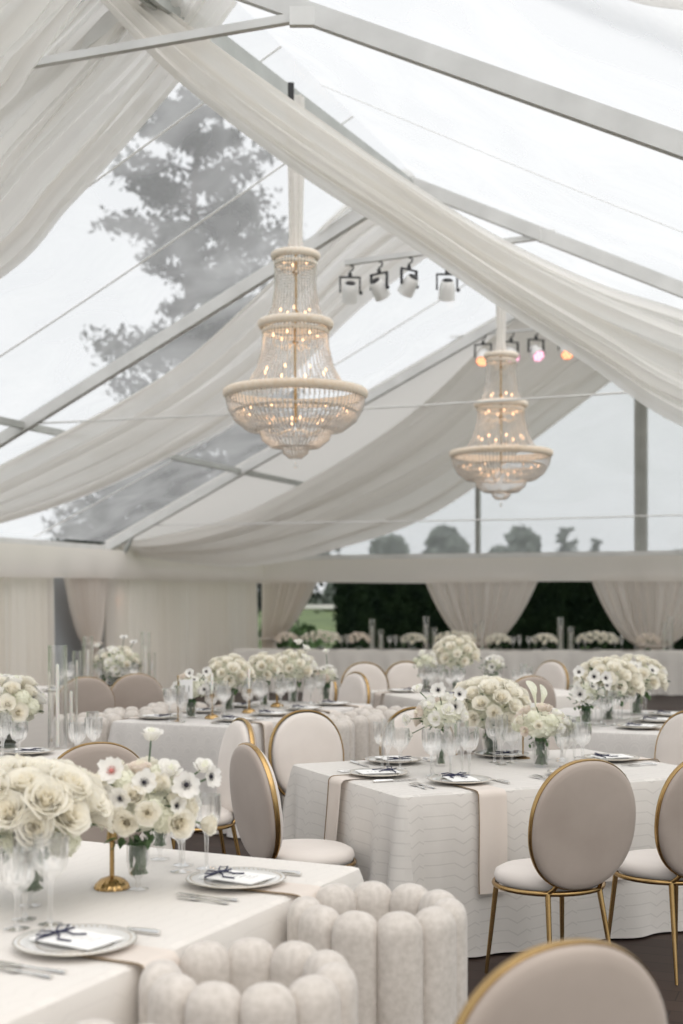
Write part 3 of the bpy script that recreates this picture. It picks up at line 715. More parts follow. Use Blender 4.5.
# ------------------------------------------------------------------ tableware prototypes
def proto(name,cat,mb,m_,smooth_=True):
    o=mb.build(name,m_,None,smooth_); o['category']=cat; return o
def wine(H,br,bh,fl=13):
    z0=H-bh; prof=[(0.034,0),(.034,.003),(.010,.008),(.0055,.02),(.0075,.035),(.006,.05),(.008,z0-.012),(.014,z0),(br*.62,z0+.012),(br*.86,z0+bh*.3),(br*.95,z0+bh*.6),(br,H),(br*.96,H),(br*.90,z0+bh*.6),(br*.78,z0+bh*.3),(.01,z0+.016)]
    mb=MB(); mb.lathe_open(prof,fl*4,flute=(fl,.075,z0+.01,z0+bh*.82)); return mb
G1=proto('wine_goblet','glass',wine(.245,.048,.118),M['crystal'])
G2=proto('water_goblet','glass',wine(.215,.050,.112,12),M['crystal'])
G3=proto('champagne_flute','glass',wine(.270,.034,.150,10),M['crystal'])
mb=MB(); mb.lathe_open([(0,.002),(.024,.0),(.034,.004),(.036,.08),(.033,.08),(.031,.012),(0,.012)],48,flute=(12,.03,.002,.07)); G4=proto('tumbler','glass',mb,M['crystal'])
def plate_proto():
    root=empty('charger_plate'); root['category']='plate'
    mb=MB(); mb.lathe([(0,0),(.085,0),(.10,.004),(.152,.014),(.155,.016),(.152,.018),(.102,.009),(.09,.006),(0,.006)],64); mb.build('plate_body',M['china'],root)
    mb=MB(); n=56
    for k in range(n):
        a=2*PI*k/n; mb.ball((.142*math.cos(a),.142*math.sin(a),.0165),.0042,6,4,sc=(1,1,.6))
    mb.tube([(.1545*math.cos(2*PI*k/64),.1545*math.sin(2*PI*k/64),.0165) for k in range(64)],.0022,5,closed=True)
    mb.build('beaded_rim',M['rim'],root)
    mb=MB(); mb.tube([(.098*math.cos(2*PI*k/64),.098*math.sin(2*PI*k/64),.010) for k in range(64)],.0018,5,closed=True); mb.build('inner_line',M['rim'],root)
    return root
PL=plate_proto()
def card_proto():
    root=empty('menu_card'); root['category']='menu card'
    mb=MB(); mb.box((0,-.005,.0195),(.135,.20,.003)); 
    for k in range(7): mb.box((.01,.055-.019*k,.0212),(.05-.012*(k%3),.0022,.0004),mi=1)
    mb.build('card',[M['card'],M['ink']],root,False)
    mb=MB(); y=.068
    mb.tube([(-.069,y,.019),(-.069,y,.023),(-.02,y,.024),(.0,y,.026),(.03,y,.024),(.069,y,.023),(.069,y,.019)],.003,6)
    mb.tube([(0,y,.027),(-.04,y+.012,.036),(-.075,y-.004,.034),(-.03,y-.014,.030),(0,y,.028)],.0026,6)
    mb.tube([(0,y,.027),(.03,y+.016,.036),(.052,y,.034),(.02,y-.012,.030),(0,y,.028)],.0026,6)
    mb.tube([(0,y,.027),(-.018,y-.03,.026),(-.045,y-.05,.025),(-.04,y-.09,.024)],.0026,6); mb.tube([(0,y,.027),(.02,y-.02,.026),(.012,y-.05,.025),(.035,y-.075,.024)],.0026,6)
    mb.build('ribbon',M['navy'],root); return root
CARD=card_proto()
def fork(Ln):
    mb=MB(); h=Ln*.62; pts=[(0,-Ln/2,.004),(0,-Ln/2+.02,.005),(0,-Ln/2+h*.6,.007),(0,-Ln/2+h,.009)]
    mb.tube(pts,[.0075,.007,.0035,.004],8)
    for v in range(len(mb.v)): x,y,z=mb.v[v]; mb.v[v]=(x,y,.004+(z-.004)*.55)
    mb.box((0,Ln/2-.062,.006),(.022,.03,.0025))
    for k in range(4): mb.box((-.0096+.0064*k,Ln/2-.025,.007),(.0032,.05,.002))
    return mb
FK=proto('dinner_fork','fork',fork(.205),M['silver']); FK2=proto('salad_fork','fork',fork(.175),M['silver'])
def knife():
    mb=MB(); mb.tube([(0,-.115,.006),(0,-.10,.006),(0,-.05,.006),(0,-.01,.006)],[.007,.0095,.008,.006],10)
    mb.grid(lambda u,v: Vector((lrp(-.0045,.010*math.cos(u*1.3)**.5,v),lrp(-.01,.12,u),.005+.002*(1-abs(2*v-1)))),8,2); mb.grid(lambda u,v: Vector((lrp(-.0045,.010*math.cos(u*1.3)**.5,v),lrp(-.01,.12,u),.0035)),8,2); return mb
KN=proto('dinner_knife','knife',knife(),M['silver'])
# napkin lying under the plate and hanging over the table edge
def napkin_proto():
    root=empty('napkin'); root['category']='napkin'; w=.15
    def path(t):   # t metres from the inner end; edge at y=0 local, outward -y
        return (t) 
    def fn(u,v,dx=0):
        s=u*.72; flat=.24; wv=.004*math.sin(v*9+u*4)
        if s<flat: y=.24-s; z=.004+.001; 
        else:
            e=s-flat; y=-.024*smooth(e/.03)-.006-.035*e/.48*.9; z=.004-max(0,e-.012)
            y-=.008*math.sin(v*7)*min(1,e*3)
        return Vector((-w/2+w*v+dx+.01*math.sin(u*5)*u,y+wv*0,z))
    mb=MB(); mb.grid(fn,48,10,uvf=lambda u,v:(u,v)); mb.build('napkin_cloth',M['napkin'],root)
    mb=MB(); mb.tube([fn(k/48,0)+Vector((0,-.002,.0015)) for k in range(49)],.0024,5); mb.build('piped_edge',M['piping'],root); return root
NP=napkin_proto()

ORD=['first','second','third','fourth','fifth']
def setting(tb,a,b,f,where,full=2,edge=None,nap=True,card=True):
    """f: facing of the guest; a,b: plate centre; edge: distance from the plate centre out to the table edge"""
    f=Vector(f).normalized(); r=Vector((f.y,-f.x,0)); c=tb.pt(a,b,TT+.002); rz=rzto(f); rd=random.Random(int(a*100+b*37))
    W=where+' of the '+tb.desc if 'table' not in where else where
    def P(x,y,z=0): return c+r*x+f*y+Vector((0,0,z))
    g=tb.desc
    place(PL,P(0,0,.006 if nap else 0),rz,'white charger plate at the '+W,'plates on the '+g)
    if nap and edge:
        e=P(0,-edge); place(NP,Vector((e.x,e.y,TT+.002)),rz,'cream hanging napkin at the '+W,'napkins of the '+g)
    if card: place(CARD,P(0,0,.006 if nap else 0),rz+rd.uniform(-.1,.1)-.12,'ribboned menu card at the '+W,'menu cards on the '+g)
    if full>=1:
        place(G1,P(.17,.21),rz,'crystal wine goblet at the '+W,'wine goblets on the '+g)
        place(G2,P(.09,.26),rz,'short water goblet at the '+W,'water goblets on the '+g)
        place(G3,P(.185,.31),rz,'tall champagne flute at the '+W,'champagne flutes on the '+g)
    if full>=2:
        place(FK,P(-.205,-.02),rz+.04,'longer silver fork at the '+W,'forks on the '+g)
        place(FK2,P(-.245,-.03),rz-.03,'shorter silver fork at the '+W,'forks on the '+g)
        place(KN,P(.20,-.01),rz,'silver knife at the '+W,'knives on the '+g)
n=TA.n
setting(TA,.4455,.24,n,'corner place',2,.24); setting(TA,1.28,.23,n,'middle place',2,.23); setting(TA,2.06,.23,n,'place cut by the bottom edge',2,.23)
setting(TB,.46,.27,TB.n,'corner front place',2,.27); setting(TB,1.14,.27,TB.n,'chair-hidden front place',2,.27)
setting(TB,.21,.66,TB.d,'short side place',2,.21); setting(TB,.52,TB.W-.22,-TB.n,'first place across',2,.22); setting(TB,1.2,TB.W-.22,-TB.n,'second place across',1,.22)
setting(TB,TB.L-.24,.72,-TB.d,'far short side place',2,.24)
for i,a in enumerate((.35,.9,1.45,2.0)): setting(T3,a,.24,T3.n,ORD[i]+' aisle place',2 if i<2 else 1,.24)
for i,a in enumerate((.28,.9,1.5)): setting(T3,a,T3.W-.24,-T3.n,ORD[i]+' far-side place',1,.24)
setting(T4,.24,.95,T4.d,'short side place',1,.24); setting(T4,.42,.24,T4.n,'first near place',1,.24); setting(T4,1.15,.24,T4.n,'second near place',1,.24)
setting(T4,.6,T4.W-.24,-T4.n,'first place across',1,.24); setting(T4,1.3,T4.W-.24,-T4.n,'second place across',1,.24)
for i,a in enumerate((.3,.85,1.4)): setting(T5,a,.24,T5.n,ORD[i]+' outer place',1,.24)
setting(T5,.24,.75,T5.d,'near end place',1,.24)
setting(T6,.45,.24,T6.n,'first place',1,.24); setting(T6,1.1,.24,T6.n,'second place',1,.24); setting(T6,.4,.95,-T6.n,'place across',1,.24)
setting(T7,.42,.24,T7.n,'near place',1,.24); setting(T7,.52,T7.W-.24,-T7.n,'place across',1,.24,); 
place(G4,TA.pt(1.32,.62),0,'small square-cut crystal tumbler beside the front rose bouquet','tumblers')

# head table settings
def w_of(px):  # distance along the head table under a picture column
    k=(px-CX)/F; return (k*T8.P.y-T8.P.x)/(T8.d.x-k*T8.d.y)
for i,px in enumerate((303,343,392,405,517,533,583,620)):
    a=w_of(px); nm='%s glass pair from the tent corner'%['first','second','third','fourth','fifth','sixth','seventh','eighth'][i]
    place(G1,T8.pt(a-.06,.3),0,'goblet of the '+nm+' on the head table','goblets on the head table'); place(G3,T8.pt(a+.05,.22),0,'flute of the '+nm+' on the head table','flutes on the head table')
for i,px in enumerate((290,330,385,420,508,525,590,630)):
    place(PL,T8.pt(w_of(px),.16),0,'white plate, %s along the head table from the tent corner'%['first','second','third','fourth','fifth','sixth','seventh','eighth'][i],'plates on the head table')

# ------------------------------------------------------------------ candles, stands
def hurricane(p,r,h,ch_,label,clabel,g):
    mb=MB(); mb.lathe_open([(0,.0),(r*.97,.0),(r,.004),(r,h),(r-.004,h),(r-.004,.012),(0,.012)],40)
    o=mb.build('hurricane_vase',M['vaseglass'],loc=p); tag(o,label,'candle cylinder',g)
    mb=MB(); mb.lathe([(.0,.013),(.011,.013),(.010,ch_),(.006,ch_+.006),(0,ch_+.008)],14); mb.tube([(0,0,ch_),(0,0,ch_+.016)],.0012,5)
    c=mb.build('taper_candle',M['wax'],loc=p); tag(c,clabel,'candle',g+' candles')
hurricane(at(57.5,749,7.95),.057,.62,.50,'tallest glass cylinder standing beside the bowl of roses','white taper candle in the tallest glass cylinder','cylinders on the rose bowl table')
hurricane(at(71,744,8.25),.042,.42,.32,'shorter glass cylinder next to the tallest one','white taper in the shorter cylinder by the tallest one','cylinders on the rose bowl table')
for px,Y,r,h,lb in ((88,13.5,.055,.52,'tall'),(77,13.3,.045,.38,'short'),(145.5,13.6,.05,.56,'slim outer'),(152,13.9,.04,.34,'low outer')):
    hurricane(at(px,0,Y)*1+Vector((0,0,TT+.002-at(px,0,Y).z)),r,h,h*.72,lb+' glass candle cylinder on the corner table','taper in the '+lb+' cylinder of the corner table','cylinders on the corner table')
for px,h,r,lb in ((370,.55,.055,'tall cylinder near the garden opening'),(379,.36,.05,'short cylinder near the garden opening'),(425,.60,.055,'tall cylinder beside the tied drape'),(433.5,.40,.05,'short cylinder beside the tied drape'),
      (475,.46,.03,'slim cylinder in front of the tied drape'),(482,.52,.03,'taller slim cylinder in front of the tied drape'),(562,.58,.055,'tall cylinder before the second hedge opening'),(572.5,.42,.055,'short cylinder before the second hedge opening'),(668,.50,.04,'narrow cylinder under the wide gable post'),(674,.6,.05,'last tall cylinder under the wide gable post')):
    hurricane(T8.pt(w_of(px),.45),r,h,h*.75,'glass '+lb,'white candle in the '+lb,'candle cylinders on the head table')
def candlestick(p,h,label):
    root=empty('candlestick',p); tag(root,label,'candlestick','gold candlesticks')
    mb=MB(); mb.lathe([(0,0),(.052,0),(.055,.004),(.050,.018),(.034,.032),(.012,.040),(0,.041)],60,flute=(15,.035,.002,.035)); mb.build('fluted_base',M['gold'],root)
    mb=MB(); mb.tube([(0,0,.038),(0,0,h)],.0075,10); mb.build('stem',M['gold'],root)
    mb=MB(); mb.lathe([(.006,h-.005),(.018,h+.004),(.014,h+.03),(.011,h+.03)],16); mb.build('cup',M['gold'],root)
    mb=MB(); mb.lathe([(0,.0),(.010,.0),(.009,.15),(0,.155)],12); c=mb.build('taper_candle',M['wax'],loc=Vector(p)+Vector((0,0,h+.031))); tag(c,'white taper standing in the '+label,'candle','tapers')
candlestick(at(112,889,4.10),.15,'gold fluted candlestick on the front table')
candlestick(at(212,719,9.95),.16,'gold candlestick before the first low roses')
candlestick(at(249,713,10.45),.16,'gold candlestick between the low roses')
candlestick(at(277,707,11.05),.14,'gold candlestick by the last low roses')
def cardstand(p,rz,label,txt):
    root=empty('table_number_stand',p,rz); tag(root,label,'table number','table number stands')
    mb=MB(); mb.lathe([(0,0),(.04,0),(.042,.004),(.02,.012),(0,.014)],24); mb.build('base',M['gold'],root)
    mb=MB(); mb.tube([(0,0,.012),(0,0,.33)],.0045,8); mb.ball((0,0,.335),.008,8,6); mb.build('stem',M['gold'],root)
    mb=MB(); mb.box((.062,0,.24),(.09,.004,.14)); c=mb.build('number_card',M['card'],root,False)
    fc=bpy.data.curves.new('number','FONT'); fc.body=txt; fc.size=.07; fc.align_x='CENTER'; fc.align_y='CENTER'; fc.extrude=.0005
    fc.materials.append(M['ink']); tmp=bpy.data.objects.new('tmp',fc); me=bpy.data.meshes.new_from_object(tmp); bpy.data.objects.remove(tmp); fo=bpy.data.objects.new('number',me); COL.objects.link(fo); fo.parent=c; fo.location=(.062,-.003,.24); fo.rotation_euler=(PI/2,0,0)
cardstand(at(178,722,9.75),0.1,'gold stand with white number card on the patterned table','11')
cardstand(at(553,741,8.4)*1,0.1,'thin gold stand behind the calla lilies','8') if False else cardstand(TB.pt(1.28,1.02,TT+.002),.1,'thin gold number stand behind the calla lilies','8')

# ------------------------------------------------------------------ flowers
def rose_mb(n=24,open_=1.0,seed=1,g=4):
    rd=random.Random(seed); mb=MB()
    for k in range(n):
        o=(k/(n-1))**.8; a0=k*2.4+rd.uniform(-.2,.2); sp=lrp(1.25,.62,o)*rd.uniform(.9,1.1); H=lrp(.62,.50,o)*rd.uniform(.92,1.06); R=lrp(.07,.52,o)*open_**.6
        def fn(u,v,o=o,a0=a0,sp=sp,H=H,R=R):
            uu=2*u-1; a=a0+uu*sp; wv=math.sin(PI*min(1,v*.75+.25))
            r=R*(.35+.65*v**.6)*(1+.05*math.sin(5*a)) + (.14*o*open_)*max(0,v-.72)/.28 + .02*uu*uu
            z=H*(v**(1+.7*o))*(1-.22*uu*uu*v) -.10*o*open_*max(0,v-.75)/.25 - .30*o*(1-v)*.6
            return Vector((r*math.cos(a),r*math.sin(a),z+.08))
        mb.grid(fn,g+1,g,mi=0 if o>.35 else 1)
    mb.ball((0,0,.1),.2,8,6,mi=1); return mb
def anem_mb(seed=1):
    rd=random.Random(seed); mb=MB()
    for k in range(8):
        a=k*2*PI/8+rd.uniform(-.1,.1); lift=rd.uniform(.08,.22) if k%2 else rd.uniform(.0,.1); ln=rd.uniform(.85,1.02)
        def fn(u,v,a=a,lift=lift,ln=ln):
            uu=2*u-1; w=.40*math.sin(PI*min(1,(.12+.88*v)**.8*.86)); r=ln*v; x=r; y=w*uu; z=lift*v+.22*v*v+.10*uu*uu*v-.02
            return Vector((x*math.cos(a)-y*math.sin(a),x*math.sin(a)+y*math.cos(a),z))
        mb.grid(fn,5,5)
    return mb
def eye_mb():
    mb=MB(); mb.ball((0,0,.10),.17,10,7,sc=(1,1,.7))
    for k in range(26):
        a=k*2.4; r=.24+.09*(k%3)/2; mb.tube([(.1*math.cos(a),.1*math.sin(a),.06),(r*math.cos(a),r*math.sin(a),.14)],.008,3); mb.ball((r*math.cos(a),r*math.sin(a),.15),.030,5,4)
    return mb
def hyd_mb(n=70,seed=1):
    rd=random.Random(seed); mb=MB()
    for k in range(n):
        zf=1-1.45*(k+.5)/n; r=math.sqrt(max(0,1-zf*zf)); a=k*2.39996; d=Vector((r*math.cos(a),r*math.sin(a),zf)); q=Vector((0,0,1)).rotation_difference(d+Vector((rd.uniform(-.3,.3),)*3)).to_matrix()
        c=d*rd.uniform(.82,1.0)*.5; rot=rd.uniform(0,6)
        for j in range(4):
            b=rot+j*PI/2; e1=Vector((math.cos(b),math.sin(b),.25)); e2=Vector((-math.sin(b),math.cos(b),0))
            s=.13; pts=[Vector((0,0,0)),e1*s*.6-e2*s*.48,e1*s*1.1,e1*s*.6+e2*s*.48]; mb.add([c+q@p for p in pts],[(0,1,2,3)])
    mb.ball((0,0,0),.38,10,8); return mb
def calla_mb():
    mb=MB()
    def fn(u,v):
        a=2*PI*u; r=.05+.28*v**2.2*(1+.35*math.cos(a)); z=1.3*v+.35*v*v*math.cos(a); return Vector((r*math.cos(a)+.12*v*v,r*math.sin(a),z))
    mb.grid(fn,20,10); mb.tube([(0,0,.2),(.02,0,.7),(.03,0,1.05)],.045,8,mi=1); return mb
def leaf_mb(n=60,seed=1,rr=1.0,ln=.34):
    rd=random.Random(seed); mb=MB()
    for k in range(n):
        d=Vector((rd.gauss(0,1),rd.gauss(0,1),rd.gauss(.15,.8))).normalized(); c=d*rr*rd.uniform(.35,1.0)
        q=Vector((0,1,0)).rotation_difference((d+Vector((rd.uniform(-.8,.8),rd.uniform(-.8,.8),rd.uniform(-.6,.5)))).normalized()).to_matrix(); l=ln*rd.uniform(.6,1.2); w=l*.24
        pts=[Vector((0,0,0)),Vector((w,l*.35,.03)),Vector((w*.7,l*.7,.02)),Vector((0,l,-.04)),Vector((-w*.7,l*.7,.02)),Vector((-w,l*.35,.03)),Vector((0,l*.5,-.02))]
        mb.add([c+q@p for p in pts],[(0,1,6),(1,2,6),(2,3,6),(3,4,6),(4,5,6),(5,0,6)])
    return mb
def stems_mb(n,r,h,seed=1):
    rd=random.Random(seed); mb=MB()
    for k in range(n):
        a=rd.uniform(0,6.3); b=a+PI+rd.uniform(-.9,.9); r0=r*rd.uniform(.2,.85); r1=r*rd.uniform(.3,.9)
        mb.tube([(r0*math.cos(a),r0*math.sin(a),.014),(0.2*(r0*math.cos(a)+r1*math.cos(b)),.2*(r0*math.sin(a)+r1*math.sin(b)),h*.5),(r1*math.cos(b),r1*math.sin(b),h)],.0035,5)
    for k in range(n):
        a=rd.uniform(0,6.3); z=rd.uniform(.02,h*.8); mb.add([Vector((r*.8*math.cos(a+dx),r*.8*math.sin(a+dx),z+dz)) for dx,dz in ((0,0),(.35,.02),(.3,.05),(-.1,.035))],[(0,1,2,3)])
    return mb
MESH={'rose':rose_mb(26,1,1,5).mesh('rose',[M['rose'],M['rosein']]),'rose2':rose_mb(22,1.1,7,5).mesh('rose',[M['rose'],M['rose']]),
 'ranunculus':rose_mb(26,.75,3).mesh('ranunculus',[M['rose'],M['rosein']]),'lisianthus':rose_mb(12,1.05,9).mesh('lisianthus',[M['anem'],M['hyd']]),
 'blush_rose':rose_mb(20,.9,5).mesh('blush_rose',[M['blush'],M['rosein']]),
 'hydrangea':hyd_mb().mesh('hydrangea',[M['hyd']]),'anemone':anem_mb().mesh('anemone',[M['anem']]),'eye':eye_mb().mesh('anemone_centre',[M['darkeye']]),'redeye':eye_mb().mesh('anemone_centre',[M['redeye']]),
 'calla':calla_mb().mesh('calla_lily',[M['calla'],M['hyd']]),'leaves':leaf_mb(90,2).mesh('foliage',[M['leaf']]),'leaves2':leaf_mb(60,5,1.0,.5).mesh('foliage',[M['leaf']])}
def orient(d,spin,loc,sc):
    q=Vector((0,0,1)).rotation_difference(Vector(d).normalized()).to_matrix().to_4x4()
    return Matrix.Translation(loc)@q@Matrix.Rotation(spin,4,'Z')@Matrix.Diagonal((sc,sc,sc,1))
def bouquet(p,R,label,group,kinds,zc=.25,flat=.8,n=26,size=.062,vase='glass',seed=1,extra=(),vh=.12,vr=.045,wide=1.0,rz=0,green=1.0,low=-.35):
    rd=random.Random(seed); root=empty('flower_arrangement',p,rz); tag(root,label,'flower arrangement',group)
    if vase=='glass':
        mb=MB(); mb.lathe_open([(0,.0),(vr*.75,.0),(vr*.8,.004),(vr,vh*.5),(vr*1.02,vh),(vr*.95,vh),(vr*.92,vh*.5),(vr*.7,.01),(0,.01)],40,flute=(10,.02,.0,vh)); mb.build('vase',M['vaseglass'],root)
        mb=stems_mb(48,vr*.9,vh+.03,seed); mb.build('stems',M['stem'],root)
    elif vase=='footed':
        mb=MB(); mb.lathe_open([(.032,0),(.032,.003),(.008,.008),(.007,.03),(.012,.036),(vr*.8,.05),(vr,.09),(vr,.14),(vr*.95,.14),(vr*.93,.09),(.01,.045)],40); mb.build('vase',M['vaseglass'],root)
        mb=stems_mb(54,vr*.95,.11,seed); mb.v=[(x,y,z+.035) for x,y,z in mb.v]; mb.build('stems',M['stem'],root)
    else:
        mb=MB(); mb.lathe_open([(0,.0),(.05,.0),(.05,.012),(.04,.02),(vr*.7,.05),(vr,vh),(vr*1.03,vh),(vr*.95,vh-.002),(vr*.65,.055),(0,.03)],48); mb.build('bowl',M['greyglass'],root)
    c=Vector((0,0,zc))
    o=obj('foliage',MESH['leaves'],root,Matrix.Translation(c+Vector((0,0,-.04)))@Matrix.Diagonal((R*wide*.95*green,R*.95*green,R*flat*.85,1))); o['kind']='stuff'
    o=obj('filler_hydrangea',MESH['hydrangea'],root,Matrix.Translation(c+Vector((0,0,-.01)))@Matrix.Diagonal((R*1.55*wide,R*1.55,R*1.55*flat,1))); o['kind']='stuff'
    for k in range(n):
        zf=1-(1-low)*(k+.5)/n; r=math.sqrt(max(0,1-zf*zf)); a=k*2.39996+seed; d=Vector((r*math.cos(a),r*math.sin(a),zf))
        kd=rd.choice(kinds); sz=size*rd.uniform(.85,1.15)
        pos=c+Vector((d.x*R*wide*.82,d.y*R*.82,d.z*R*flat*.82))*rd.uniform(.93,1.06)
        dd=Vector((d.x,d.y,d.z*1.1+.25))
        flower(root,kd,pos,dd,sz,rd.uniform(0,6))
    for kd,pos,dd,sz in extra: flower(root,kd,c+Vector(pos),Vector(dd),sz,rd.uniform(0,6),stem=True,base=Vector((0,0,zc-.05)))
    return root
def flower(root,kd,pos,dd,sz,spin,stem=False,base=None):
    if kd in ('anemone','blush_anemone'):
        o=obj('anemone',MESH['anemone'],root,orient(dd,spin,pos,sz*.75)); obj('anemone_centre',MESH['redeye' if kd[0]=='b' else 'eye'],o)
    elif kd=='calla': o=obj('calla_lily',MESH['calla'],root,orient(dd,spin,pos,sz))
    else: o=obj({'rose2':'rose'}.get(kd,kd),MESH[kd],root,orient(dd,spin,pos,sz*(1.0 if kd!='hydrangea' else 1.1)))
    if stem:
        mb=MB(); mb.tube([base,base.lerp(pos,.55)+Vector((.01,0,.02)),pos+Vector(dd).normalized()*.004],.0028,5); mb.build('flower_stem',M['stem'],root)
def pz(px,Y): v=at(px,0,Y); return Vector((v.x,v.y,TT+.002))
RK=['rose','rose','rose2','rose2','rose']
# front table
bouquet(pz(30,3.86),.185,'large mound of open cream roses on the front table','front table flowers',RK,.265,.72,30,.104,'footed',3,vr=.05,wide=1.12,low=-.2,green=.9,
   extra=[('hydrangea',(.0,-.11,-.06),(0,-1,0),.09),('hydrangea',(.11,-.07,-.06),(.6,-1,-.2),.09),('hydrangea',(-.11,-.09,-.06),(-.4,-1,-.1),.09)])
bouquet(pz(138,4.08),.155,'loose bouquet of white blooms and dark-eyed anemones on the front table','front table flowers',['lisianthus','ranunculus','ranunculus','hydrangea','blush_rose','ranunculus'],.26,.8,30,.070,'footed',5,vr=.036,wide=1.1,green=.8,
   extra=[('anemone',(.037,-.12,.085),(.15,-1,.25),.055),('blush_anemone',(-.065,-.09,.115),(-.1,-1,.45),.060),('anemone',(-.03,-.14,.04),(-.25,-1,.1),.048),('anemone',(-.145,-.09,.015),(-.8,-1,.1),.046),
          ('anemone',(.16,-.10,.075),(.1,-1,.1),.060),('anemone',(.13,-.10,.012),(.9,-1,.1),.042),('anemone',(.225,-.03,.09),(1,-.6,.1),.052),('lisianthus',(.037,.02,.20),(.1,-.2,1),.055),('anemone',(.085,-.08,.09),(1,-.4,.2),.050),
          ('lisianthus',(.10,-.04,.10),(.3,-.6,1),.06),('lisianthus',(.20,-.02,.11),(.3,-.6,1),.05),
          ('ranunculus',(.13,-.09,-.04),(.6,-1,0),.085),('ranunculus',(.20,0,-.06),(1,-.3,0),.065),('lisianthus',(-.15,0,.05),(-1,-.3,.4),.07),('ranunculus',(-.01,-.14,-.03),(0,-1,0),.075),('ranunculus',(.05,-.15,.0),(.2,-1,.1),.075)])
bouquet(pz(160,4.55),.06,'little vase of pale blooms half hidden behind the anemone bouquet','front table flowers',['ranunculus','lisianthus'],.17,.8,7,.05,'footed',15,vr=.026)
# calla lily table
bouquet(pz(441,7.12),.12,'airy bouquet of dark-eyed anemones on the calla lily table','calla lily table flowers',['lisianthus','anemone','lisianthus','blush_rose'],.27,.9,15,.058,'glass',7,vh=.13,vr=.027,wide=1.15,green=.75,
   extra=[('anemone',(-.02,-.06,.14),(0,-1,.2),.06),('anemone',(.07,-.05,.05),(.2,-1,.0),.06),('lisianthus',(-.17,0,-.02),(-1,-.5,0),.055),('lisianthus',(-.16,0,-.1),(-1,-.5,-.3),.05),('lisianthus',(-.12,0,.13),(-.4,-.5,1),.055),('anemone',(.09,-.08,.12),(.4,-1,.2),.055)])
bouquet(pz(491,7.55),.225,'biggest cream rose mound on the calla lily table','calla lily table flowers',RK,.265,.78,36,.086,'glass',9,vh=.17,vr=.05,wide=1.05,green=.9)
bouquet(pz(541,7.08),.135,'bouquet topped with yellow-green calla lilies','calla lily table flowers',['ranunculus','hydrangea','lisianthus','blush_rose'],.22,.75,20,.055,'glass',11,vh=.14,vr=.045,wide=1.15,green=.6,
   extra=[('calla',(-.03,-.02,.10),(-.1,-.1,1),.085),('calla',(.0,.03,.08),(.3,0,1),.08),('hydrangea',(.14,0,0),(1,-.3,0),.06)])
# anemone mound table
bouquet(pz(586,9.25),.10,'small anemone vase with sprigs of green before the rose mound','anemone mound table flowers',['anemone','lisianthus'],.24,1.0,8,.06,'glass',13,vh=.12,vr=.045,green=1.2,
   extra=[('anemone',(.04,-.08,.12),(.1,-1,.2),.07),('anemone',(.12,-.08,.11),(.3,-1,.2),.066),('anemone',(-.06,-.1,-.0),(-.2,-1,0),.07),('anemone',(-.06,-.06,.15),(-.2,-1,.4),.06),('anemone',(.13,-.07,.06),(.5,-1,0),.05)])
bouquet(pz(608,9.75),.25,'wide white rose mound on the anemone mound table','anemone mound table flowers',RK,.28,.72,36,.084,'glass',17,vh=.17,vr=.05,wide=1.0)
bouquet(pz(637,10.3),.23,'second rose mound running on behind the wide one','anemone mound table flowers',RK+['anemone'],.28,.75,28,.082,'glass',19,vh=.17,vr=.05,
   extra=[('anemone',(.17,-.1,.04),(.7,-1,.1),.06),('anemone',(-.12,-.17,.02),(-.2,-1,.1),.07)])
# patterned table
bouquet(pz(191,10.05),.12,'anemone bouquet in a bronze-tinted vase beside the number card','patterned table flowers',['anemone','lisianthus','blush_rose','lisianthus'],.22,1.0,14,.055,'glass',23,vh=.12,vr=.045,wide=1.2,green=.8,
   extra=[('anemone',(.11,-.1,.0),(.2,-1,0),.06),('anemone',(.12,-.06,.13),(.5,-1,.2),.055),('anemone',(-.1,-.1,.02),(-.4,-1,0),.05),('anemone',(.0,-.1,.12),(0,-1,.4),.05)])
bouquet(pz(229,10.65),.20,'first low cream rose bouquet on the patterned table','patterned table flowers',RK,.28,.78,26,.075,'glass',25,vh=.15,vr=.045)
bouquet(pz(264,11.15),.15,'second low rose bouquet on the patterned table, slightly hidden','patterned table flowers',RK,.30,.85,18,.07,'glass',27,vh=.15,vr=.04)
bouquet(pz(293,11.5),.20,'third low rose bouquet on the patterned table with green stems','patterned table flowers',RK+['lisianthus'],.29,.85,24,.072,'glass',29,vh=.16,vr=.045,extra=[('lisianthus',(.05,0,.22),(0,-.3,1),.06),('lisianthus',(.11,0,.17),(.5,-.3,1),.06)])
bouquet(pz(326,11.75),.11,'last anemone bouquet at the far end of the patterned table','patterned table flowers',['anemone','lisianthus','blush_rose'],.22,.9,12,.055,'glass',31,vh=.12,vr=.04,extra=[('lisianthus',(0,0,.2),(0,-.3,1),.055)])
# small rose table
bouquet(pz(456,13.2),.235,'tall round rose bouquet on the small rose table','small rose table flowers',RK,.33,.85,28,.078,'glass',33,vh=.17,vr=.05)
bouquet(pz(426,13.0),.12,'yellowish bouquet left of the round one','small rose table flowers',['hydrangea','lisianthus'],.27,1.0,10,.06,'glass',35,vh=.15,vr=.04)
bouquet(pz(493,13.0),.10,'little green vase of anemones on the small rose table','small rose table flowers',['anemone','lisianthus'],.26,.9,11,.055,'glass',37,vh=.13,vr=.045,green=1.3)
# corner and bowl tables
bouquet(pz(118,13.6),.24,'white flowers in a dark bowl on the corner table','corner table flowers',['lisianthus','rose','hydrangea','rose2'],.24,.75,26,.075,'bowl',39,vh=.10,vr=.12,extra=[('anemone',(.06,0,.26),(0,-.6,1),.06),('anemone',(.16,0,.21),(0,-.6,1),.06),('lisianthus',(-.2,0,.17),(-.5,-.4,1),.06)])
bouquet(pz(8,8.0),.20,'white roses and green hydrangea in a dark glass bowl','rose bowl table flowers',['rose','rose2','hydrangea','lisianthus'],.24,.9,28,.085,'bowl',41,vh=.11,vr=.12,wide=1.05,low=-.15)

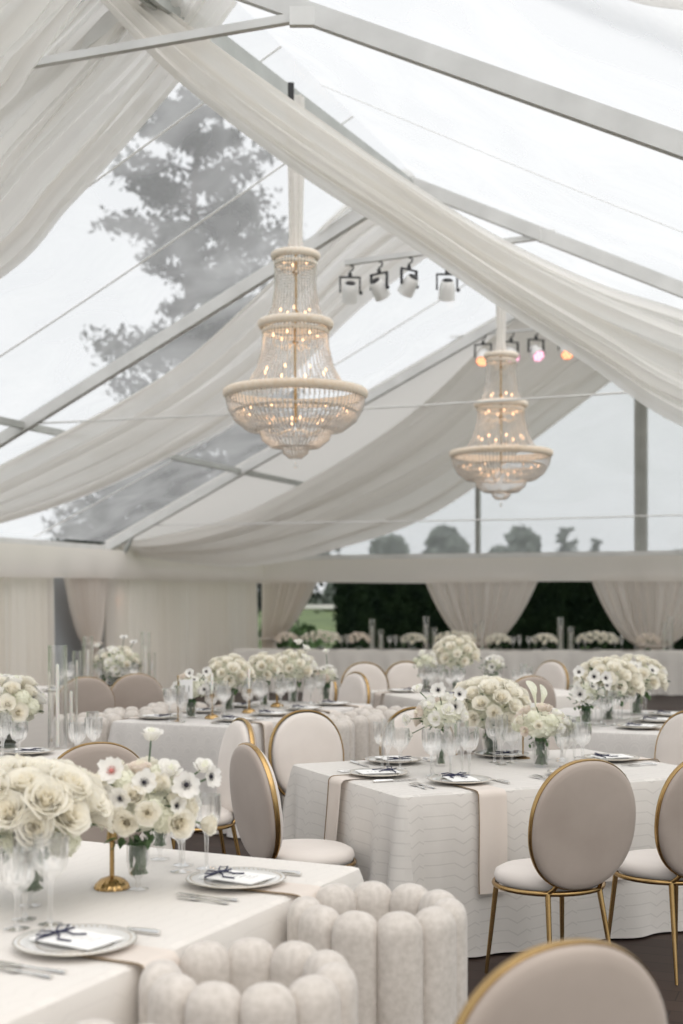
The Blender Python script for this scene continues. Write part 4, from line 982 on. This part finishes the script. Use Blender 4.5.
# head table flowers: low poly, one mesh each
def small_bouquet(R,n,seed,wide):
    rd=random.Random(seed); mb=MB(); t0=rose_mb(9,1,seed,2); lf=leaf_mb(26,seed)
    mb.lathe([(0,0),(.05,0),(.07,.05),(.06,.05),(0,.03)],14,mi=3)
    mb.stamp(lf,Matrix.Translation((0,0,.10+R*.3))@Matrix.Diagonal((R*wide,R,R*.7,1)),2)
    for k in range(n):
        zf=1-1.1*(k+.5)/n; r=math.sqrt(max(0,1-zf*zf)); a=k*2.4+seed; d=Vector((r*math.cos(a),r*math.sin(a),zf))
        q=Vector((0,0,1)).rotation_difference(d).to_matrix().to_4x4(); s=.075*rd.uniform(.85,1.2)
        mb.stamp(t0,Matrix.Translation((d.x*R*wide*.85,d.y*R*.85,.10+R*.35+d.z*R*.6))@q@Matrix.Diagonal((s,s,s,1)),0)
    return mb
HB=[]
for (R,n_,sd,w) in ((.18,20,1,1.1),(.21,40,2,1.9),(.17,20,3,1.3)):
    mb=small_bouquet(R,n_,sd,w); o=mb.build('flower_arrangement',[M['blush'] if sd==1 else M['rose'],M['rosein'],M['leaf'],M['greyglass']]); o['category']='flower arrangement'; HB.append(o)
for px,k,lab in ((284,0,'small bouquet at the tent corner end of the head table'),(319,1,'wide bouquet before the lawn opening on the head table'),(357,0,'small bouquet left of the first candle cylinders'),(412,2,'small bouquet just left of the second candle cylinders'),
     (455,1,'wide bouquet beside the middle tied drape'),(498,2,'small bouquet on the other side of the middle tied drape'),(545,2,'low bouquet left of the third candle cylinders'),(599,1,'wide bouquet before the second hedge opening'),(650,0,'small bouquet in front of the drape under the gable post')):
    place(HB[k],T8.pt(w_of(px),.32,TT+.002),0,lab,'head table bouquets')

# ------------------------------------------------------------------ outside
def hedge():
    a=F1+A_*(FT[-1]+1.8)+P_*back_w(333,1.8); b_=F1+A_*(FT[-1]+1.8)+P_*(2*HW+3); H=2.12; D=.9
    # hedge body is level with the eye from inside
    rd=random.Random(3); mb=MB(); dr=(b_-a).normalized(); nr=Vector((-dr.y,dr.x,0)); Ln=(b_-a).length
    mb.box(((a+b_)/2+nr*D/2+Vector((0,0,H/2-.02))),(Ln-.1,D-.1,H-.1),Matrix.Rotation(math.atan2(dr.y,dr.x),3,'Z'))
    for k in range(26000):
        s=rd.uniform(0,Ln); r=rd.random()
        if r<.86: c=a+dr*s+nr*rd.uniform(-.03,.05); c.z=rd.uniform(0,H)
        else: c=a+dr*s+nr*rd.uniform(0,D); c.z=H+rd.uniform(-.05,.03)
        q=Euler((rd.uniform(0,3),rd.uniform(0,3),rd.uniform(0,6))).to_matrix(); l=rd.uniform(.03,.06)
        mb.add([c+q@Vector(v) for v in ((-l,0,0),(0,-l*.5,0),(l,0,0),(0,l*.5,0))],[(0,1,2,3)])
    o=mb.build('hedge',M['hedge'],smooth=False); tag(o,'tall clipped dark green hedge behind the head table','hedge'); o['kind']='stuff'
hedge()
def conifer(name,base,H,Rb,label,nb=70,nl=60,seed=1,m_='tree',lean=0,ls=.35,top=.12,group=None,cat='tree',ex=.55):
    rd=random.Random(seed); root=empty(name,base); tag(root,label,cat,group)
    mb=MB(); mb.tube([(0,0,0),(lean*.3,0,H*.5),(lean,0,H*.97)],[H*.018,H*.012,.03],8); mb.build('trunk',M['bark'],root)
    mb=MB(); br=MB()
    for b in range(nb):
        t=top+(1-top)*(b/nb); z=H*(.08+.9*t); L_=Rb*(1-t)**ex*rd.uniform(.55,1.1)+.3; a=rd.uniform(0,2*PI); x0=lean*t
        d=Vector((math.cos(a),math.sin(a),rd.uniform(.1,.45))).normalized(); p0=Vector((x0,0,z)); p1=p0+d*L_+Vector((0,0,-.08*L_))
        br.tube([p0,p0.lerp(p1,.5)+Vector((0,0,.1)),p1],[.05,.03,.01],4)
        for k in range(nl):
            s=rd.uniform(.25,1.05); c=p0.lerp(p1,s)+Vector((rd.gauss(0,1),rd.gauss(0,1),rd.gauss(-.1,.8)))*L_*.11*ls/.35
            q=Euler((rd.uniform(-1,1),rd.uniform(-1,1),rd.uniform(0,6))).to_matrix(); l=ls*rd.uniform(.4,1)
            mb.add([c+q@Vector(v) for v in ((-l*.6,0,0),(0,-l*.3,.05*l),(l*.6,0,0),(0,l*.3,-.05*l))],[(0,1,2,3)])
    br.build('branches',M['bark'],root); mb.build('foliage',M[m_],root,smooth=False)['kind']='stuff'; return root
def g_at(px,Y): v=at(px,0,Y); return Vector((v.x,v.y,ground(Y)-.05))
conifer('conifer_tree',g_at(180,36),15.6,3.7,'large dark conifer seen blurred through the clear roof',110,230,seed=4,lean=.5,ls=.27,top=.0,ex=.38)
conifer('conifer_tree',g_at(245,47),12.2,3.0,'second conifer lower behind the larger chandelier',80,170,seed=9,ls=.3,top=.0)
conifer('conifer_tree',g_at(130,56),8.6,3.6,'broad low tree beyond the side wall seen under the swag',70,170,seed=14,ls=.35,top=.0)
def round_tree(name,base,H,R,label,seed,group,nl=1400,m_='fartree',ls=.5):
    rd=random.Random(seed); root=empty(name,base); tag(root,label,'tree',group)
    mb=MB(); mb.tube([(0,0,0),(.1,0,H*.4),(0,0,H*.75)],[.25,.18,.08],8); mb.build('trunk',M['bark'],root); mb=MB()
    blobs=[(Vector((rd.uniform(-.55,.55)*R,rd.uniform(-.5,.5)*R,H-R*.75+rd.uniform(-.55,.35)*R)),R*rd.uniform(.35,.6)) for _ in range(9)]
    for k in range(nl):
        c,r=rd.choice(blobs); d=Vector((rd.gauss(0,1),rd.gauss(0,1),rd.gauss(0,1))).normalized(); p=c+d*r*rd.uniform(.6,1.05)
        q=Euler((rd.uniform(0,3),rd.uniform(0,3),rd.uniform(0,6))).to_matrix(); l=ls*rd.uniform(.4,1); mb.add([p+q@Vector(v) for v in ((-l,0,0),(0,-l*.6,0),(l,0,0),(0,l*.6,0))],[(0,1,2,3)])
    mb.build('foliage',M[m_],root,smooth=False)['kind']='stuff'; return root
Y=75
def top_z(py,Y): return EYE+(HY-py)/F*Y
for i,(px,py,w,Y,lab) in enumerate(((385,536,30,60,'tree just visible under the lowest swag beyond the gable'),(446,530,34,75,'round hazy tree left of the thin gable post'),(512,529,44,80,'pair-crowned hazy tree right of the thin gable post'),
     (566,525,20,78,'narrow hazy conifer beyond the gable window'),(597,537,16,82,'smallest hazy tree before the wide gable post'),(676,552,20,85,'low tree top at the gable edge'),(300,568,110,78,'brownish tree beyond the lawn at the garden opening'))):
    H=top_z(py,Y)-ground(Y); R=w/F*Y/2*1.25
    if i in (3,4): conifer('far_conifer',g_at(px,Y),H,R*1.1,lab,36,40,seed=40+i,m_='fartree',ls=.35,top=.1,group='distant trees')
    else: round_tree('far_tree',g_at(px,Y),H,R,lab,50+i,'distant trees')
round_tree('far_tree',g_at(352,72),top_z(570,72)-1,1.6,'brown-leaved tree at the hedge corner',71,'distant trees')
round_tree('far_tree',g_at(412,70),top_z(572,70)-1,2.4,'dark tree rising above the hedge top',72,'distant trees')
round_tree('garden_shrub',g_at(288,38)+Vector((0,0,-.1)),1.4,1.0,'bright green shrub at the tied drape by the lawn',73,None,900,'leaf',.2)['category']='shrub'
# white topped garden table
r=empty('garden_table',g_at(318,42)+Vector((0,0,.35)),.05); tag(r,'white topped garden table standing on the lawn','table')
mb=MB(); mb.box((0,0,.96),(1.7,.8,.12)); mb.box((0,0,.89),(1.5,.6,.05)); mb.build('tabletop',M['white'],r)
for x in (-.7,.7):
    for y in (-.3,.3): mb=MB(); mb.tube([(x,y,-.4),(x*.9,y,.4),(x,y,.9)],.03,6); mb.build('leg',M['black'],r)

# ------------------------------------------------------------------ light
w=bpy.data.worlds.new('World'); S.world=w; w.use_nodes=True; nt=w.node_tree; bg=nt.nodes['Background']
tc=nt.nodes.new('ShaderNodeTexCoord'); sp=nt.nodes.new('ShaderNodeSeparateXYZ'); nt.links.new(tc.outputs['Generated'],sp.inputs[0])
rp=nt.nodes.new('ShaderNodeValToRGB'); nt.links.new(sp.outputs[2],rp.inputs[0]); e=rp.color_ramp.elements
e[0].position=0; e[0].color=(.86,.88,.89,1); e[1].position=.6; e[1].color=(.92,.93,.95,1); nt.links.new(rp.outputs[0],bg.inputs[0]); bg.inputs[1].default_value=.90
sun=bpy.data.lights.new('overcast_sun','SUN'); sun.energy=1.8; sun.angle=math.radians(70); sun.color=(1,.94,.87)
so=bpy.data.objects.new('overcast_sun',sun); COL.objects.link(so); so.rotation_euler=Euler((math.radians(28),math.radians(18),0))

# ------------------------------------------------------------------ camera
cam=bpy.data.cameras.new('camera'); cam.sensor_fit='VERTICAL'; cam.sensor_height=36; cam.lens=F/1024*36; cam.shift_y=(HY-512)/1024
cam.clip_end=600; cam.clip_start=.05
cam.dof.use_dof=True; cam.dof.focus_distance=5.8; cam.dof.aperture_fstop=2.2
co=bpy.data.objects.new('camera',cam); COL.objects.link(co); co.location=(0,0,EYE); co.rotation_euler=(PI/2,0,0); S.camera=co
S.view_settings.view_transform='Standard'; S.view_settings.look='None'; S.view_settings.exposure=.17; S.view_settings.gamma=1; S.view_settings.use_curve_mapping=False
try:
    S.cycles.use_denoising=True; S.cycles.denoiser='OPENIMAGEDENOISE'
    S.cycles.max_bounces=10; S.cycles.transparent_max_bounces=40; S.cycles.diffuse_bounces=4; S.cycles.glossy_bounces=4; S.cycles.transmission_bounces=6
    S.cycles.sample_clamp_indirect=4; S.cycles.caustics_reflective=False; S.cycles.caustics_refractive=False
except Exception: pass
